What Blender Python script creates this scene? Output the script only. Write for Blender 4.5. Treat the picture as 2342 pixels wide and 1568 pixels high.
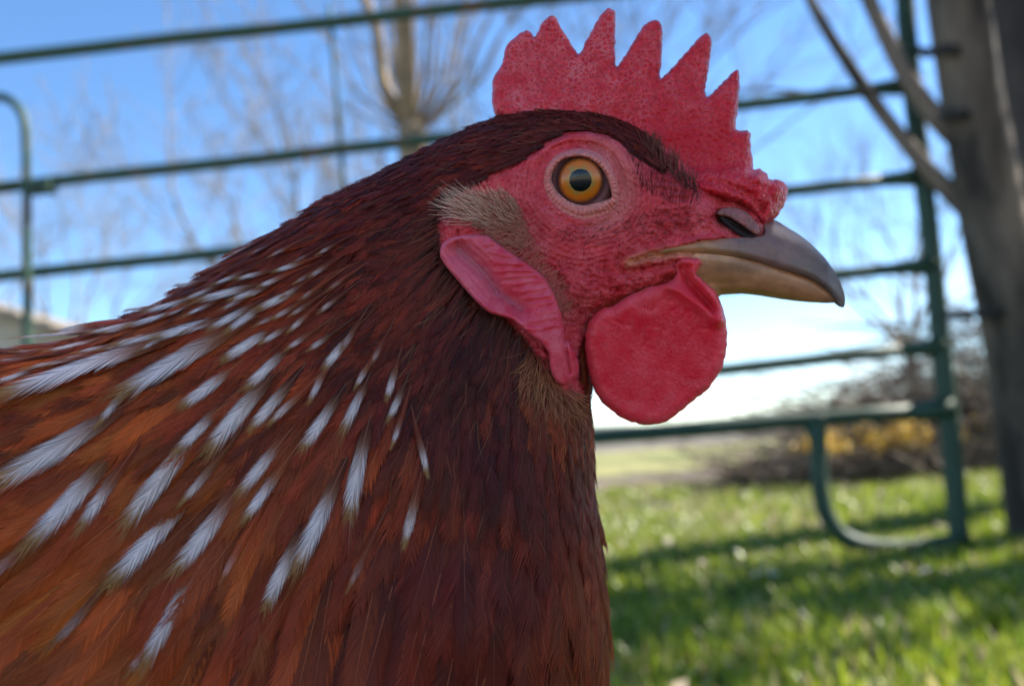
import bpy, math, random
import numpy as np
from mathutils import Vector, Matrix
from mathutils.geometry import delaunay_2d_cdt

for o in list(bpy.data.objects):
    bpy.data.objects.remove(o, do_unlink=True)
S = bpy.context.scene
C = S.collection
R = math.radians
rng = np.random.default_rng(7)
random.seed(7)

# ------------------------------------------------------------------ camera
# design pixels: 2342 x 1568 (photo scaled); focal length in those pixels
PW, PH, FOC = 2342.0, 1568.0, 2000.0
CU, CV = PW / 2, PH / 2
CAM = np.array([0.0, 0.0, 0.37])
PITCH, ROLL = R(7.0), R(4.5)
_n = np.array([0, math.cos(PITCH), math.sin(PITCH)])
_r0 = np.array([1.0, 0, 0]); _q0 = np.array([0, -math.sin(PITCH), math.cos(PITCH)])
_r = math.cos(ROLL) * _r0 - math.sin(ROLL) * _q0
_q = math.sin(ROLL) * _r0 + math.cos(ROLL) * _q0
cam = bpy.data.cameras.new('camera'); camo = bpy.data.objects.new('camera', cam); C.objects.link(camo)
camo.matrix_world = Matrix(((_r[0], _q[0], -_n[0], CAM[0]), (_r[1], _q[1], -_n[1], CAM[1]), (_r[2], _q[2], -_n[2], CAM[2]), (0, 0, 0, 1)))
cam.sensor_width = 36; cam.lens = 36 * FOC / PW
cam.clip_start = 0.01; cam.clip_end = 3000
D0 = 0.17                                   # distance to the hen's mid plane
cam.dof.use_dof = True; cam.dof.focus_distance = D0 - 0.0185
cam.dof.aperture_fstop = cam.lens / 2.25
S.camera = camo
S.render.engine = 'CYCLES'; S.cycles.max_bounces = 6; S.cycles.diffuse_bounces = 2; S.cycles.glossy_bounces = 2; S.cycles.transmission_bounces = 3
S.render.resolution_x = 1024; S.render.resolution_y = 685

# ------------------------------------------------------------------ light
SUN_EL = R(42.0)
SUN_AZ = R(70.0)                            # from +Y (view direction) towards +X
SKY = 0.10
w = bpy.data.worlds.new('World'); S.world = w; w.use_nodes = True
nt = w.node_tree; nt.nodes.clear()
N = nt.nodes.new; L = nt.links.new
out = N('ShaderNodeOutputWorld'); bg = N('ShaderNodeBackground'); bg.inputs[1].default_value = SKY
sky = N('ShaderNodeTexSky'); sky.sky_type = 'NISHITA'; sky.sun_disc = False
sky.sun_elevation = SUN_EL; sky.sun_rotation = SUN_AZ
sky.air_density = 1.0; sky.dust_density = 0.0; sky.ozone_density = 1.0; sky.altitude = 2200
tc = N('ShaderNodeTexCoord'); mp = N('ShaderNodeMapping'); mp.inputs['Scale'].default_value = (1.6, 1.6, 5.5)
cn = N('ShaderNodeTexNoise'); cn.inputs['Scale'].default_value = 2.3; cn.inputs['Detail'].default_value = 7; cn.inputs['Roughness'].default_value = 0.55
cr = N('ShaderNodeValToRGB'); cr.color_ramp.elements[0].position = 0.56; cr.color_ramp.elements[1].position = 0.76
mx = N('ShaderNodeMixRGB'); mx.inputs[2].default_value = (3.9, 4.0, 4.2, 1)
L(tc.outputs['Generated'], mp.inputs[0]); L(mp.outputs[0], cn.inputs[0]); L(cn.outputs[0], cr.inputs[0])
hs = N('ShaderNodeHueSaturation'); hs.inputs['Saturation'].default_value = 1.18; L(sky.outputs[0], hs.inputs['Color'])
sx = N('ShaderNodeSeparateXYZ'); L(tc.outputs['Generated'], sx.inputs[0])          # fair-weather clouds keep low over the horizon
r1 = N('ShaderNodeMapRange'); r1.interpolation_type = 'SMOOTHSTEP'; r1.inputs[1].default_value = 0.22; r1.inputs[2].default_value = 0.10; L(sx.outputs[2], r1.inputs[0])
ml = N('ShaderNodeMath'); ml.operation = 'MULTIPLY'; L(cr.outputs[0], ml.inputs[0]); L(r1.outputs[0], ml.inputs[1]); L(ml.outputs[0], mx.inputs[0]); L(hs.outputs[0], mx.inputs[1]); L(mx.outputs[0], bg.inputs[0]); L(bg.outputs[0], out.inputs[0])
sl = bpy.data.lights.new('sun', 'SUN'); sl.energy = 5.0; sl.angle = R(0.5); sl.color = (1, 0.93, 0.82)
so = bpy.data.objects.new('sun', sl); C.objects.link(so)
sd = Vector((math.sin(SUN_AZ) * math.cos(SUN_EL), math.cos(SUN_AZ) * math.cos(SUN_EL), math.sin(SUN_EL)))
so.rotation_euler = sd.to_track_quat('Z', 'Y').to_euler(); so.location = (6, 6, 8)
S.view_settings.view_transform = 'Standard'; S.view_settings.look = 'None'
S.view_settings.exposure = 1.62; S.view_settings.gamma = 1.0

# ------------------------------------------------------------------ helpers
def at(u, v, depth):
    "world point on the ray of a photo pixel at a distance along the view axis"
    return CAM + depth * (_n + _r * ((u - CU) / FOC) + _q * ((CV - v) / FOC))
def on_ground(u, v, z=0.0):
    d = _n + _r * ((u - CU) / FOC) + _q * ((CV - v) / FOC)
    return CAM + d * ((z - CAM[2]) / d[2])
def on_plane(u, v, p0, nrm):
    d = _n + _r * ((u - CU) / FOC) + _q * ((CV - v) / FOC)
    return CAM + d * (np.dot(np.array(p0) - CAM, nrm) / np.dot(d, nrm))

def tag(o, label=None, cat=None, group=None, kind=None):
    if label: o['label'] = label
    if cat: o['category'] = cat
    if group: o['group'] = group
    if kind: o['kind'] = kind
    return o
def empty(name, loc=(0, 0, 0)):
    o = bpy.data.objects.new(name, None); C.objects.link(o); o.location = loc; o.empty_display_size = 0.05
    return o
def mesh_obj(name, V, F, mat, parent=None, smooth=True, col=None):
    me = bpy.data.meshes.new(name)
    V = np.asarray(V, dtype=np.float32)
    if isinstance(F, np.ndarray):
        k = F.shape[1]
        me.vertices.add(len(V)); me.vertices.foreach_set('co', V.ravel())
        me.loops.add(F.size); me.loops.foreach_set('vertex_index', F.astype(np.int32).ravel())
        me.polygons.add(len(F)); me.polygons.foreach_set('loop_start', np.arange(0, F.size, k, dtype=np.int32))
        me.update(calc_edges=True); me.validate()
    else:
        me.from_pydata([tuple(map(float, p)) for p in V], [], [tuple(map(int, f)) for f in F]); me.update()
    if smooth: me.polygons.foreach_set('use_smooth', np.ones(len(me.polygons), dtype=bool))
    if col is not None:
        a = me.attributes.new('col', 'FLOAT_COLOR', 'POINT')
        cc = np.ones((len(V), 4), dtype=np.float32); cc[:, :col.shape[1]] = col
        a.data.foreach_set('color', cc.ravel())
    if mat: me.materials.append(mat)
    o = bpy.data.objects.new(name, me); C.objects.link(o)
    if parent: o.parent = parent
    return o

class MB:
    "collects boxes, tubes and loose faces into one mesh"
    def __init__(s): s.V = []; s.F = []
    def add(s, V, F):
        b = len(s.V); s.V += [tuple(p) for p in V]; s.F += [tuple(i + b for i in f) for f in F]
    def tube(s, pts, rad, sides=8, caps=True):
        pts = [Vector(p) for p in pts]; n = len(pts)
        if not hasattr(rad, '__len__'): rad = [rad] * n
        b = len(s.V); ref = None
        for i, p in enumerate(pts):
            t = (pts[min(i + 1, n - 1)] - pts[max(i - 1, 0)]).normalized()
            if ref is None: ref = t.orthogonal().normalized()
            ref = (ref - t * ref.dot(t)).normalized(); bi = t.cross(ref)
            for k in range(sides):
                a = 2 * math.pi * k / sides
                s.V.append(tuple(p + float(rad[i]) * (math.cos(a) * ref + math.sin(a) * bi)))
        for i in range(n - 1):
            for k in range(sides):
                k2 = (k + 1) % sides
                s.F.append((b + i * sides + k, b + i * sides + k2, b + (i + 1) * sides + k2, b + (i + 1) * sides + k))
        if caps:
            s.F.append(tuple(b + k for k in range(sides))[::-1]); s.F.append(tuple(b + (n - 1) * sides + k for k in range(sides)))
    def box(s, c, sz, rz=0.0):
        cx, cy, cz = c; hx, hy, hz = [q / 2 for q in sz]; ca, sa = math.cos(rz), math.sin(rz)
        V = [(cx + ca * x - sa * y, cy + sa * x + ca * y, cz + z) for z in (-hz, hz) for x, y in ((-hx, -hy), (hx, -hy), (hx, hy), (-hx, hy))]
        s.add(V, [(3, 2, 1, 0), (4, 5, 6, 7), (0, 1, 5, 4), (1, 2, 6, 5), (2, 3, 7, 6), (3, 0, 4, 7)])
    def build(s, name, mat, parent=None, smooth=True, origin=None):
        V = np.array(s.V)
        if origin is not None: V = V - np.array(origin)
        return mesh_obj(name, V, s.F, mat, parent, smooth)

def catmull(pts, step=6.0, closed=False):
    P = np.array(pts, float); n = len(P); outp = []
    rngi = range(n if closed else n - 1)
    for i in rngi:
        if closed: p0, p1, p2, p3 = P[(i - 1) % n], P[i], P[(i + 1) % n], P[(i + 2) % n]
        else: p0, p1, p2, p3 = P[max(i - 1, 0)], P[i], P[i + 1], P[min(i + 2, n - 1)]
        m = max(1, int(np.linalg.norm(p2 - p1) / step))
        for k in range(m):
            t = k / m
            # centripetal-ish tension keeps tight corners from overshooting
            a = 0.42
            m1 = a * (p2 - p0); m2 = a * (p3 - p1)
            d = np.linalg.norm(p2 - p1)
            for mm in (m1, m2):
                l = np.linalg.norm(mm)
                if l > d: mm *= d / l
            outp.append((2 * t**3 - 3 * t**2 + 1) * p1 + (t**3 - 2 * t**2 + t) * m1 + (-2 * t**3 + 3 * t**2) * p2 + (t**3 - t**2) * m2)
    if not closed: outp.append(P[-1])
    return np.array(outp)

def seg_dist(P, poly, closed=True):
    "distance of points P (n,2) to polyline, in chunks"
    A = np.asarray(poly, float); B = np.roll(A, -1, 0)
    if not closed: A, B = A[:-1], A[1:]
    best = np.full(len(P), 1e18)
    AB = B - A; L2 = (AB**2).sum(1) + 1e-12
    for i in range(0, len(P), 20000):
        p = P[i:i + 20000]
        d = p[:, None, :] - A[None]
        t = np.clip((d * AB[None]).sum(2) / L2[None], 0, 1)
        e = d - t[:, :, None] * AB[None]
        best[i:i + 20000] = np.sqrt((e**2).sum(2).min(1))
    return best
def inside(P, poly):
    x, y = P[:, 0], P[:, 1]; c = np.zeros(len(P), bool); A = np.asarray(poly, float); n = len(A)
    for i in range(n):
        x1, y1 = A[i]; x2, y2 = A[(i + 1) % n]
        m = ((y1 > y) != (y2 > y))
        if y1 != y2:
            c ^= m & (x < (x2 - x1) * (y - y1) / (y2 - y1) + x1)
    return c
def sstep(a, b, x):
    t = np.clip((x - a) / (b - a), 0, 1); return t * t * (3 - 2 * t)
def _h(ix, iy, seed):
    n = (ix.astype(np.int64) * 374761393 + iy.astype(np.int64) * 668265263 + seed * 974711) & 0x7fffffff
    n = ((n ^ (n >> 13)) * 1274126177) & 0x7fffffff
    return ((n ^ (n >> 16)) & 0xffff) / 65535.0
def vnoise(x, y, seed=0):
    ix, iy = np.floor(x), np.floor(y); fx, fy = x - ix, y - iy
    fx = fx * fx * (3 - 2 * fx); fy = fy * fy * (3 - 2 * fy)
    a = _h(ix, iy, seed); b = _h(ix + 1, iy, seed); c = _h(ix, iy + 1, seed); d = _h(ix + 1, iy + 1, seed)
    return (a * (1 - fx) + b * fx) * (1 - fy) + (c * (1 - fx) + d * fx) * fy
def fbm(x, y, seed=0, o=4):
    s = 0; a = 0.5
    for i in range(o):
        s = s + a * vnoise(x * 2**i, y * 2**i, seed + i * 17); a *= 0.5
    return s
def worley(x, y, seed=0):
    ix, iy = np.floor(x), np.floor(y); f1 = np.full(x.shape, 9.0); f2 = np.full(x.shape, 9.0)
    for dx in (-1, 0, 1):
        for dy in (-1, 0, 1):
            px = ix + dx + _h(ix + dx, iy + dy, seed); py = iy + dy + _h(ix + dx, iy + dy, seed + 91)
            d = np.hypot(px - x, py - y)
            f2 = np.where(d < f1, f1, np.minimum(f2, d)); f1 = np.minimum(f1, d)
    return f1, f2

# ------------------------------------------------------------------ materials
def mat(name, base=(0.5, 0.5, 0.5), rough=0.6, metal=0.0, spec=None):
    m = bpy.data.materials.new(name); m.use_nodes = True
    p = m.node_tree.nodes['Principled BSDF']
    p.inputs['Base Color'].default_value = (*base, 1); p.inputs['Roughness'].default_value = rough; p.inputs['Metallic'].default_value = metal
    if spec is not None: p.inputs['Specular IOR Level'].default_value = spec
    return m, m.node_tree, p
def node(nt, t, **kw):
    n = nt.nodes.new(t)
    for k, v in kw.items():
        if k in n.inputs: n.inputs[k].default_value = v
        else: setattr(n, k, v)
    return n
def noise_mat(name, c1, c2, scale=5.0, rough=0.7, bump=0.0, bscale=None, detail=6, stretch=None, dist=0.002, lo=0.35, hi=0.65, spec=None):
    "two colours mixed by noise in object space, with a bump"
    m, nt, p = mat(name, c1, rough, spec=spec)
    tc = node(nt, 'ShaderNodeTexCoord'); mp = node(nt, 'ShaderNodeMapping')
    if stretch: mp.inputs['Scale'].default_value = stretch
    nz = node(nt, 'ShaderNodeTexNoise', Scale=scale, Detail=detail)
    cr = node(nt, 'ShaderNodeValToRGB'); e = cr.color_ramp.elements
    e[0].position = lo; e[1].position = hi; e[0].color = (*c1, 1); e[1].color = (*c2, 1)
    nt.links.new(tc.outputs['Object'], mp.inputs[0]); nt.links.new(mp.outputs[0], nz.inputs['Vector'])
    nt.links.new(nz.outputs[0], cr.inputs[0]); nt.links.new(cr.outputs[0], p.inputs['Base Color'])
    if bump:
        nb = node(nt, 'ShaderNodeTexNoise', Scale=bscale or scale * 4, Detail=5)
        bp = node(nt, 'ShaderNodeBump', Strength=bump, Distance=dist)
        nt.links.new(mp.outputs[0], nb.inputs['Vector']); nt.links.new(nb.outputs[0], bp.inputs['Height']); nt.links.new(bp.outputs[0], p.inputs['Normal'])
    return m

def skin_mat(name, rough=0.45, sss=0.35, bump=0.5, cell=900.0, flake=0.25, radius=(0.0030, 0.0006, 0.0005)):
    "living skin: vertex colour, fine papillae, pale flakes, subsurface light"
    m, nt, p = mat(name, (0.5, 0.05, 0.07), rough, spec=0.22)
    at_ = node(nt, 'ShaderNodeAttribute', attribute_name='col')
    tc = node(nt, 'ShaderNodeTexCoord')
    vo = node(nt, 'ShaderNodeTexVoronoi', Scale=cell, Randomness=1.0)
    n1 = node(nt, 'ShaderNodeTexNoise', Scale=cell * 0.25, Detail=5)
    n2 = node(nt, 'ShaderNodeTexNoise', Scale=cell * 1.3, Detail=3)
    for q in (vo, n1, n2): nt.links.new(tc.outputs['Object'], q.inputs['Vector'])
    # pale dry flakes on the tops of the papillae
    ve = node(nt, 'ShaderNodeTexVoronoi', feature='DISTANCE_TO_EDGE', Scale=cell); 
    wn = node(nt, 'ShaderNodeMixRGB'); wn.inputs[0].default_value = 0.0011; nt.links.new(tc.outputs['Object'], wn.inputs[1]); nt.links.new(n2.outputs['Color'], wn.inputs[2]); nt.links.new(wn.outputs[0], ve.inputs['Vector'])
    ce = node(nt, 'ShaderNodeMapRange'); ce.inputs[1].default_value = 0.20; ce.inputs[2].default_value = 0.02; nt.links.new(ve.outputs['Distance'], ce.inputs[0])
    cn_ = node(nt, 'ShaderNodeMapRange'); cn_.inputs[1].default_value = 0.38; cn_.inputs[2].default_value = 0.62; nt.links.new(n1.outputs[0], cn_.inputs[0])
    cr = node(nt, 'ShaderNodeMath', operation='MULTIPLY'); nt.links.new(ce.outputs[0], cr.inputs[0]); nt.links.new(cn_.outputs[0], cr.inputs[1])
    fl = node(nt, 'ShaderNodeMath', operation='MULTIPLY'); fl.inputs[1].default_value = flake; fa = node(nt, 'ShaderNodeMath', operation='MULTIPLY'); nt.links.new(cr.outputs[0], fa.inputs[0]); nt.links.new(at_.outputs['Alpha'], fa.inputs[1]); nt.links.new(fa.outputs[0], fl.inputs[0])
    mixc = node(nt, 'ShaderNodeMixRGB'); mixc.inputs[2].default_value = (0.78, 0.19, 0.21, 1)
    nt.links.new(fl.outputs[0], mixc.inputs[0]); nt.links.new(at_.outputs['Color'], mixc.inputs[1])
    nt.links.new(mixc.outputs[0], p.inputs['Base Color'])
    hs = node(nt, 'ShaderNodeMath', operation='SUBTRACT'); hs.inputs[0].default_value = 1.0; nt.links.new(vo.outputs['Distance'], hs.inputs[1])
    ad = node(nt, 'ShaderNodeMath', operation='ADD'); nt.links.new(hs.outputs[0], ad.inputs[0]); nt.links.new(n1.outputs[0], ad.inputs[1])
    bp = node(nt, 'ShaderNodeBump', Strength=bump, Distance=0.0004); nt.links.new(ad.outputs[0], bp.inputs['Height'])
    nt.links.new(bp.outputs[0], p.inputs['Normal'])
    p.inputs['Subsurface Weight'].default_value = sss; p.inputs['Subsurface Radius'].default_value = (1, 0.2, 0.16); p.inputs['Subsurface Scale'].default_value = radius[0]
    return m
def attr_mat(name, rough=0.5, spec=0.5, trans=0.0, sheen=0.0, coat=0.0):
    m, nt, p = mat(name, (0.2, 0.05, 0.02), rough, spec=spec)
    a = node(nt, 'ShaderNodeAttribute', attribute_name='col'); nt.links.new(a.outputs['Color'], p.inputs['Base Color'])
    if sheen: p.inputs['Sheen Weight'].default_value = sheen
    if coat: p.inputs['Coat Weight'].default_value = coat
    if trans:
        tr = node(nt, 'ShaderNodeBsdfTranslucent'); nt.links.new(a.outputs['Color'], tr.inputs[0])
        ms = node(nt, 'ShaderNodeMixShader'); ms.inputs[0].default_value = trans
        o = nt.nodes['Material Output']; nt.links.new(p.outputs[0], ms.inputs[1]); nt.links.new(tr.outputs[0], ms.inputs[2]); nt.links.new(ms.outputs[0], o.inputs[0])
    return m
# ================================================================== the setting
M_soil = noise_mat('lawn_soil', (0.030, 0.060, 0.010), (0.085, 0.075, 0.035), 2.2, 0.95, 0.6, 40, dist=0.02)
M_field = noise_mat('dry_field', (0.150, 0.165, 0.032), (0.24, 0.215, 0.075), 0.35, 0.95, 0.5, 30, stretch=(1, 0.25, 1), dist=0.03)
M_tilled = noise_mat('bare_strip', (0.085, 0.062, 0.045), (0.16, 0.13, 0.10), 0.12, 0.95)
M_hill = noise_mat('far_wood', (0.07, 0.085, 0.075), (0.13, 0.13, 0.11), 0.03, 1.0)
def sheet(name, x0, x1, y0, y1, z, m, nx=2, ny=2, hf=None, wob=0.0):
    xs = np.linspace(x0, x1, nx); ys = np.linspace(y0, y1, ny); X, Y = np.meshgrid(xs, ys)
    Zz = np.full(X.shape, z, float)
    if wob:
        Y = Y + wob * (fbm(X / 3, Y * 0 + z * 99, 5) - 0.5) * 2
    if hf is not None: Zz = Zz + hf(X, Y)
    V = np.c_[X.ravel(), Y.ravel(), Zz.ravel()]; i = np.arange(nx * ny).reshape(ny, nx)
    F = np.stack([i[:-1, :-1], i[:-1, 1:], i[1:, 1:], i[1:, :-1]], -1).reshape(-1, 4)
    return tag(mesh_obj(name, V, F, m), kind='structure')
sheet('ground', -900, 900, -300, 1500, 0.0, M_soil)
M_bounce = noise_mat('bounce_gravel', (0.46, 0.34, 0.23), (0.60, 0.46, 0.33), 6.0, 0.95, 0.6, 120, dist=0.01)
M_mulch = noise_mat('leaf_mulch', (0.060, 0.042, 0.030), (0.17, 0.125, 0.085), 5.0, 0.95, 0.8, 30, dist=0.03)
sheet('bounce_gravel', -14, 14, -22, -0.45, 0.006, M_bounce, 60, 30, wob=0.25)  # pale ground added behind the camera to bounce warm light onto the hen
sheet('bare_strip', -14, 12, 6.6, 9.3, 0.006, M_mulch, 80, 8, wob=0.8)
sheet('field', -60, 40, 10.0, 34.0, 0.004, M_field, 120, 12, wob=1.2)
sheet('bare_field', -200, 160, 36.0, 120.0, 0.008, M_tilled, 60, 8, wob=4)
sheet('hills', -500, 500, 250, 420, -0.5, M_hill, 90, 14, hf=lambda X, Y: (2 + 13 * fbm(X / 70, Y / 90, 12)) * np.sin(np.clip((Y - 250) / 170, 0, 1) * np.pi))

# ---- lawn
def grass_patch(name, n, xr, yr, hmin, hmax, dry, near_pow=1.0):
    x = rng.uniform(*xr, n); y = yr[0] + (yr[1] - yr[0]) * rng.uniform(0, 1, n)**near_pow
    keep = (fbm(x * 1.6, y * 1.6, 3) + 0.25 * vnoise(x * 7, y * 7, 4)) > 0.42 - 0.0 * y
    x, y = x[keep], y[keep]; n = len(x)
    h = rng.uniform(hmin, hmax, n) * (0.55 + 0.9 * fbm(x * 2.5, y * 2.5, 9)); a = rng.uniform(0, 2 * np.pi, n); lean = rng.uniform(0.1, 0.9, n) * h
    wdt = rng.uniform(0.0016, 0.0042, n) * (1 + 0.10 * y)
    dx, dy = np.cos(a), np.sin(a); px, py = -dy * wdt, dx * wdt; z0 = np.zeros(n)
    def q(s, t, k): return np.stack([x + dx * lean * s + px * k, y + dy * lean * s + py * k, z0 + h * t], 1)
    V = np.stack([q(0, 0, -1), q(0, 0, 1), q(.3, .55, -.9), q(.3, .55, .9), q(1.0, 1.0, 0)], 1)
    F = np.array([(0, 1, 3), (0, 3, 2), (2, 3, 4)])
    t = rng.uniform(0, 1, n); g1 = np.array((0.110, 0.190, 0.012)); g2 = np.array((0.310, 0.350, 0.030)); st = np.array((0.38, 0.32, 0.17))
    c = g1[None] * (1 - t[:, None]) + g2[None] * t[:, None]
    isd = rng.uniform(0, 1, n) < dry * (0.4 + 1.4 * vnoise(x * 1.1, y * 1.1, 15)); c[isd] = st * rng.uniform(0.6, 1.15, (isd.sum(), 1))
    c = np.repeat(c[:, None], 5, 1)
    k = len(V); Fa = (F[None] + (np.arange(k) * 5)[:, None, None]).reshape(-1, 3)
    return mesh_obj(name, V.reshape(-1, 3), Fa, M_grass, None, False, c.reshape(-1, 3))
M_grass = attr_mat('grass_blade', 0.34, 0.5, 0.50)
def merge_grass():
    o = grass_patch('grass', 78000, (-1.9, 2.6), (0.55, 3.2), 0.022, 0.062, 0.18, 1.2); tag(o, 'short green spring lawn with dry straw showing through around the hen', 'grass', kind='stuff')
    o2 = grass_patch('grass', 42000, (-4.5, 5.0), (3.0, 6.9), 0.028, 0.07, 0.22, 1.4); tag(o2, 'further lawn running back beyond the green panel', 'grass', kind='stuff')
    o3 = grass_patch('grass', 22000, (-2.6, 2.6), (-0.7, 0.7), 0.03, 0.07, 0.16); tag(o3, 'lawn close under the hen and in front of it', 'grass', kind='stuff')
merge_grass()
# dead leaves and straw bits lying in the lawn
def litter(n, xr, yr):
    x = rng.uniform(*xr, n); y = rng.uniform(*yr, n); keep = vnoise(x * 1.3, y * 1.3, 41) > 0.38; x, y = x[keep], y[keep]; n = len(x)
    s = rng.uniform(0.008, 0.03, n); a = rng.uniform(0, 6.28, n); tl = rng.uniform(-0.5, 0.5, (n, 2)); z = rng.uniform(0.012, 0.05, n)
    quad = np.array([(-1, -.1), (0, -.5), (1, .05), (0, .5)]); ca, sa = np.cos(a), np.sin(a)
    V = np.zeros((n, 4, 3))
    for k, (p, q) in enumerate(quad):
        V[:, k, 0] = x + s * (ca * p - sa * q); V[:, k, 1] = y + s * (sa * p + ca * q); V[:, k, 2] = np.maximum(z + s * (tl[:, 0] * p + tl[:, 1] * q), 0.004)
    F = (np.array([(0, 1, 2), (0, 2, 3)])[None] + (np.arange(n) * 4)[:, None, None]).reshape(-1, 3)
    pal = np.array([(0.30, 0.20, 0.11), (0.42, 0.33, 0.22), (0.20, 0.11, 0.06), (0.55, 0.47, 0.36)])[rng.integers(0, 4, n)] * rng.uniform(0.7, 1.1, (n, 1))
    o = mesh_obj('leaf_litter', V.reshape(-1, 3), F, M_litter, None, False, np.repeat(pal[:, None], 4, 1).reshape(-1, 3))
    tag(o, 'dead leaves and straw scattered through the lawn', 'leaf litter', kind='stuff')
M_litter = attr_mat('dead_leaf', 0.4, 0.6, 0.2)
litter(5200, (-1.5, 5.5), (0.6, 9.5))

# ---- corral panel
pR = on_ground(2194, 1262); dR = float((pR - CAM) @ _n)
pL = at(0, 1100, dR * 1.06)
gdir = np.array([pL[0] - pR[0], pL[1] - pR[1], 0]); gdir /= np.linalg.norm(gdir); gnrm = np.array([-gdir[1], gdir[0], 0])
M_green = noise_mat('green_enamel', (0.008, 0.036, 0.017), (0.015, 0.050, 0.026), 30, 0.60, 0.2, 160, dist=0.001)
M_green.node_tree.nodes['Principled BSDF'].inputs['Coat Weight'].default_value = 0.0
M_rusty = noise_mat('worn_green', (0.018, 0.060, 0.036), (0.10, 0.062, 0.035), 14, 0.55, 0.2, 160, dist=0.001, lo=0.52, hi=0.66)
def gp(u, v): return on_plane(u, v, pR, gnrm)
panel = empty('corral_panel', pR); tag(panel, 'green tubular steel corral panel with six rails standing behind the hen', 'livestock panel')
def gtube(name, pts, rad, m, parent=panel, origin=pR, sides=12, smooth_step=None):
    P = [gp(*p) for p in (catmull(pts, smooth_step) if smooth_step else pts)]
    mb = MB(); mb.tube(P, rad, sides); return mb.build(name, m, parent, True, origin)
for (v0, u1, v1, rad) in ((150, 2072, -92, .0195), (447, 2082, 196, .0180), (649, 2106, 404, .0175), (845, 2132, 606, .0180), (1040, 2152, 792, .0185), (1122, 2168, 934, .0225)):
    n_ = 12; pts = [(-160 + (u1 + 160) * k / n_, v0 + (v1 - v0) * k / n_ + 1.2 * math.sin(k * 1.9 + v0)) for k in range(n_ + 1)]
    gtube('rail', pts, rad, M_rusty if v0 < 500 else M_green)
    # flattened, welded end of the rail
    gtube('rail_end', [(u1 - 95, v1 + 9.5), (u1 - 40, v1 + 4), (u1 + 4, v1)], [rad * 1.02, rad * 1.3, rad * 1.75], M_green)
gtube('end_post', [(2064, -130), (2074, 60), (2088, 220), (2112, 410), (2134, 600), (2152, 790), (2170, 950), (2184, 1110), (2196, 1252)], .0275, M_green, smooth_step=40)
gtube('leg_loop', [(1872, 948), (1872, 1050), (1876, 1120), (1890, 1175), (1922, 1222), (1975, 1246), (2050, 1252), (2120, 1248), (2190, 1238)], .0235, M_green, smooth_step=14)
gtube('loop_gusset', [(1846, 962), (1866, 1000), (1872, 1060)], .020, M_green)
gtube('vertical_stay', [(752, 10), (757, 60), (766, 160), (775, 280), (781, 345), (786, 420), (790, 540)], .0070, M_green)
gtube('end_post', [(-170, 140), (-166, 640), (-160, 1130), (-155, 1385)], .0225, M_green)
gtube('middle_leg', [(980, 1020), (990, 1200), (996, 1330)], .0185, M_green)
# neighbouring panel with a rounded corner
pB = gp(80, 1352); panel2 = empty('bow_panel', pB); tag(panel2, 'green panel with a rounded top corner at the left edge', 'livestock panel')
sh2 = gnrm * (0.035 if gnrm[1] < 0 else -0.035)
def g2(name, pts, rad, step=None, m=None):
    P = [gp(*p) + sh2 for p in (catmull(pts, step) if step else pts)]; mb = MB(); mb.tube(P, rad, 12); return mb.build(name, m or M_green, panel2, True, pB)
g2('bow_frame', [(-420, 268), (-120, 238), (0, 231), (32, 236), (58, 256), (72, 290), (76, 340), (77, 430), (78, 640), (79, 900), (80, 1352)], .0135, 12, M_rusty)
g2('rail', [(-420, 480), (77, 426)], .0125); g2('rail', [(-420, 690), (78, 628)], .0125); g2('rail', [(-420, 930), (79, 870)], .0125)
g2('end_post', [(-420, 262), (-418, 900), (-410, 1400)], .0135)
mb = MB(); mb.box(gp(100, 432) + sh2 * 0.5, (.075, .05, .035), math.atan2(gdir[1], gdir[0])); mb.build('hinge_bracket', M_green, panel2, False, pB)

# ---- trees
M_bark = noise_mat('grey_bark', (0.030, 0.022, 0.016), (0.165, 0.125, 0.092), 7, 0.9, 1.0, 22, stretch=(1, 1, 0.30), dist=0.02, lo=0.42, hi=0.60)
M_bark2 = noise_mat('dark_bark', (0.030, 0.024, 0.022), (0.075, 0.060, 0.052), 9, 0.95, 0.9, 26, stretch=(1, 1, 0.25), dist=0.015)
M_twig = noise_mat('twig_bark', (0.16, 0.135, 0.115), (0.30, 0.26, 0.22), 4, 0.9)
M_shoot = noise_mat('tan_shoot', (0.17, 0.120, 0.075), (0.30, 0.23, 0.15), 5, 0.8, 0.3, 30, dist=0.004)
def branch_tree(mb, base, d, length, rad, depth, rnd, twist=0.35, sides=6, split=(2, 4), shrink=0.68, up=0.12, minr=0.0016):
    "recursive bare branches"
    p = Vector(base); dd = Vector(d).normalized(); pts = [p.copy()]; rr = [rad]; k = 5
    for i in range(k):
        dd = (dd + Vector((rnd.gauss(0, 1), rnd.gauss(0, 1), rnd.gauss(0, 1))) * 0.13 * twist / 0.35 + Vector((0, 0, up * 0.3))).normalized()
        p = p + dd * (length / k); pts.append(p.copy()); rr.append(max(minr, rad * (1 - 0.45 * (i + 1) / k)))
    mb.tube(pts, rr, sides if rad > 0.012 else (4 if rad > 0.005 else 3), False)
    if depth <= 0: return
    for c in range(rnd.randint(*split)):
        t = rnd.uniform(0.45, 1.0); i = min(k, int(t * k)); ax_ = Vector((rnd.gauss(0, 1), rnd.gauss(0, 1), rnd.gauss(0, 1))).normalized()
        nd = (dd + ax_ * rnd.uniform(0.45, 0.95) + Vector((0, 0, up))).normalized()
        branch_tree(mb, pts[i], nd, length * shrink * rnd.uniform(0.75, 1.15), rr[i] * rnd.uniform(0.5, 0.75), depth - 1, rnd, twist, sides, split, shrink, up, minr)
    branch_tree(mb, pts[-1], dd, length * shrink, rr[-1] * 0.9, depth - 1, rnd, twist, sides, split, shrink, up, minr)
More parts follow.
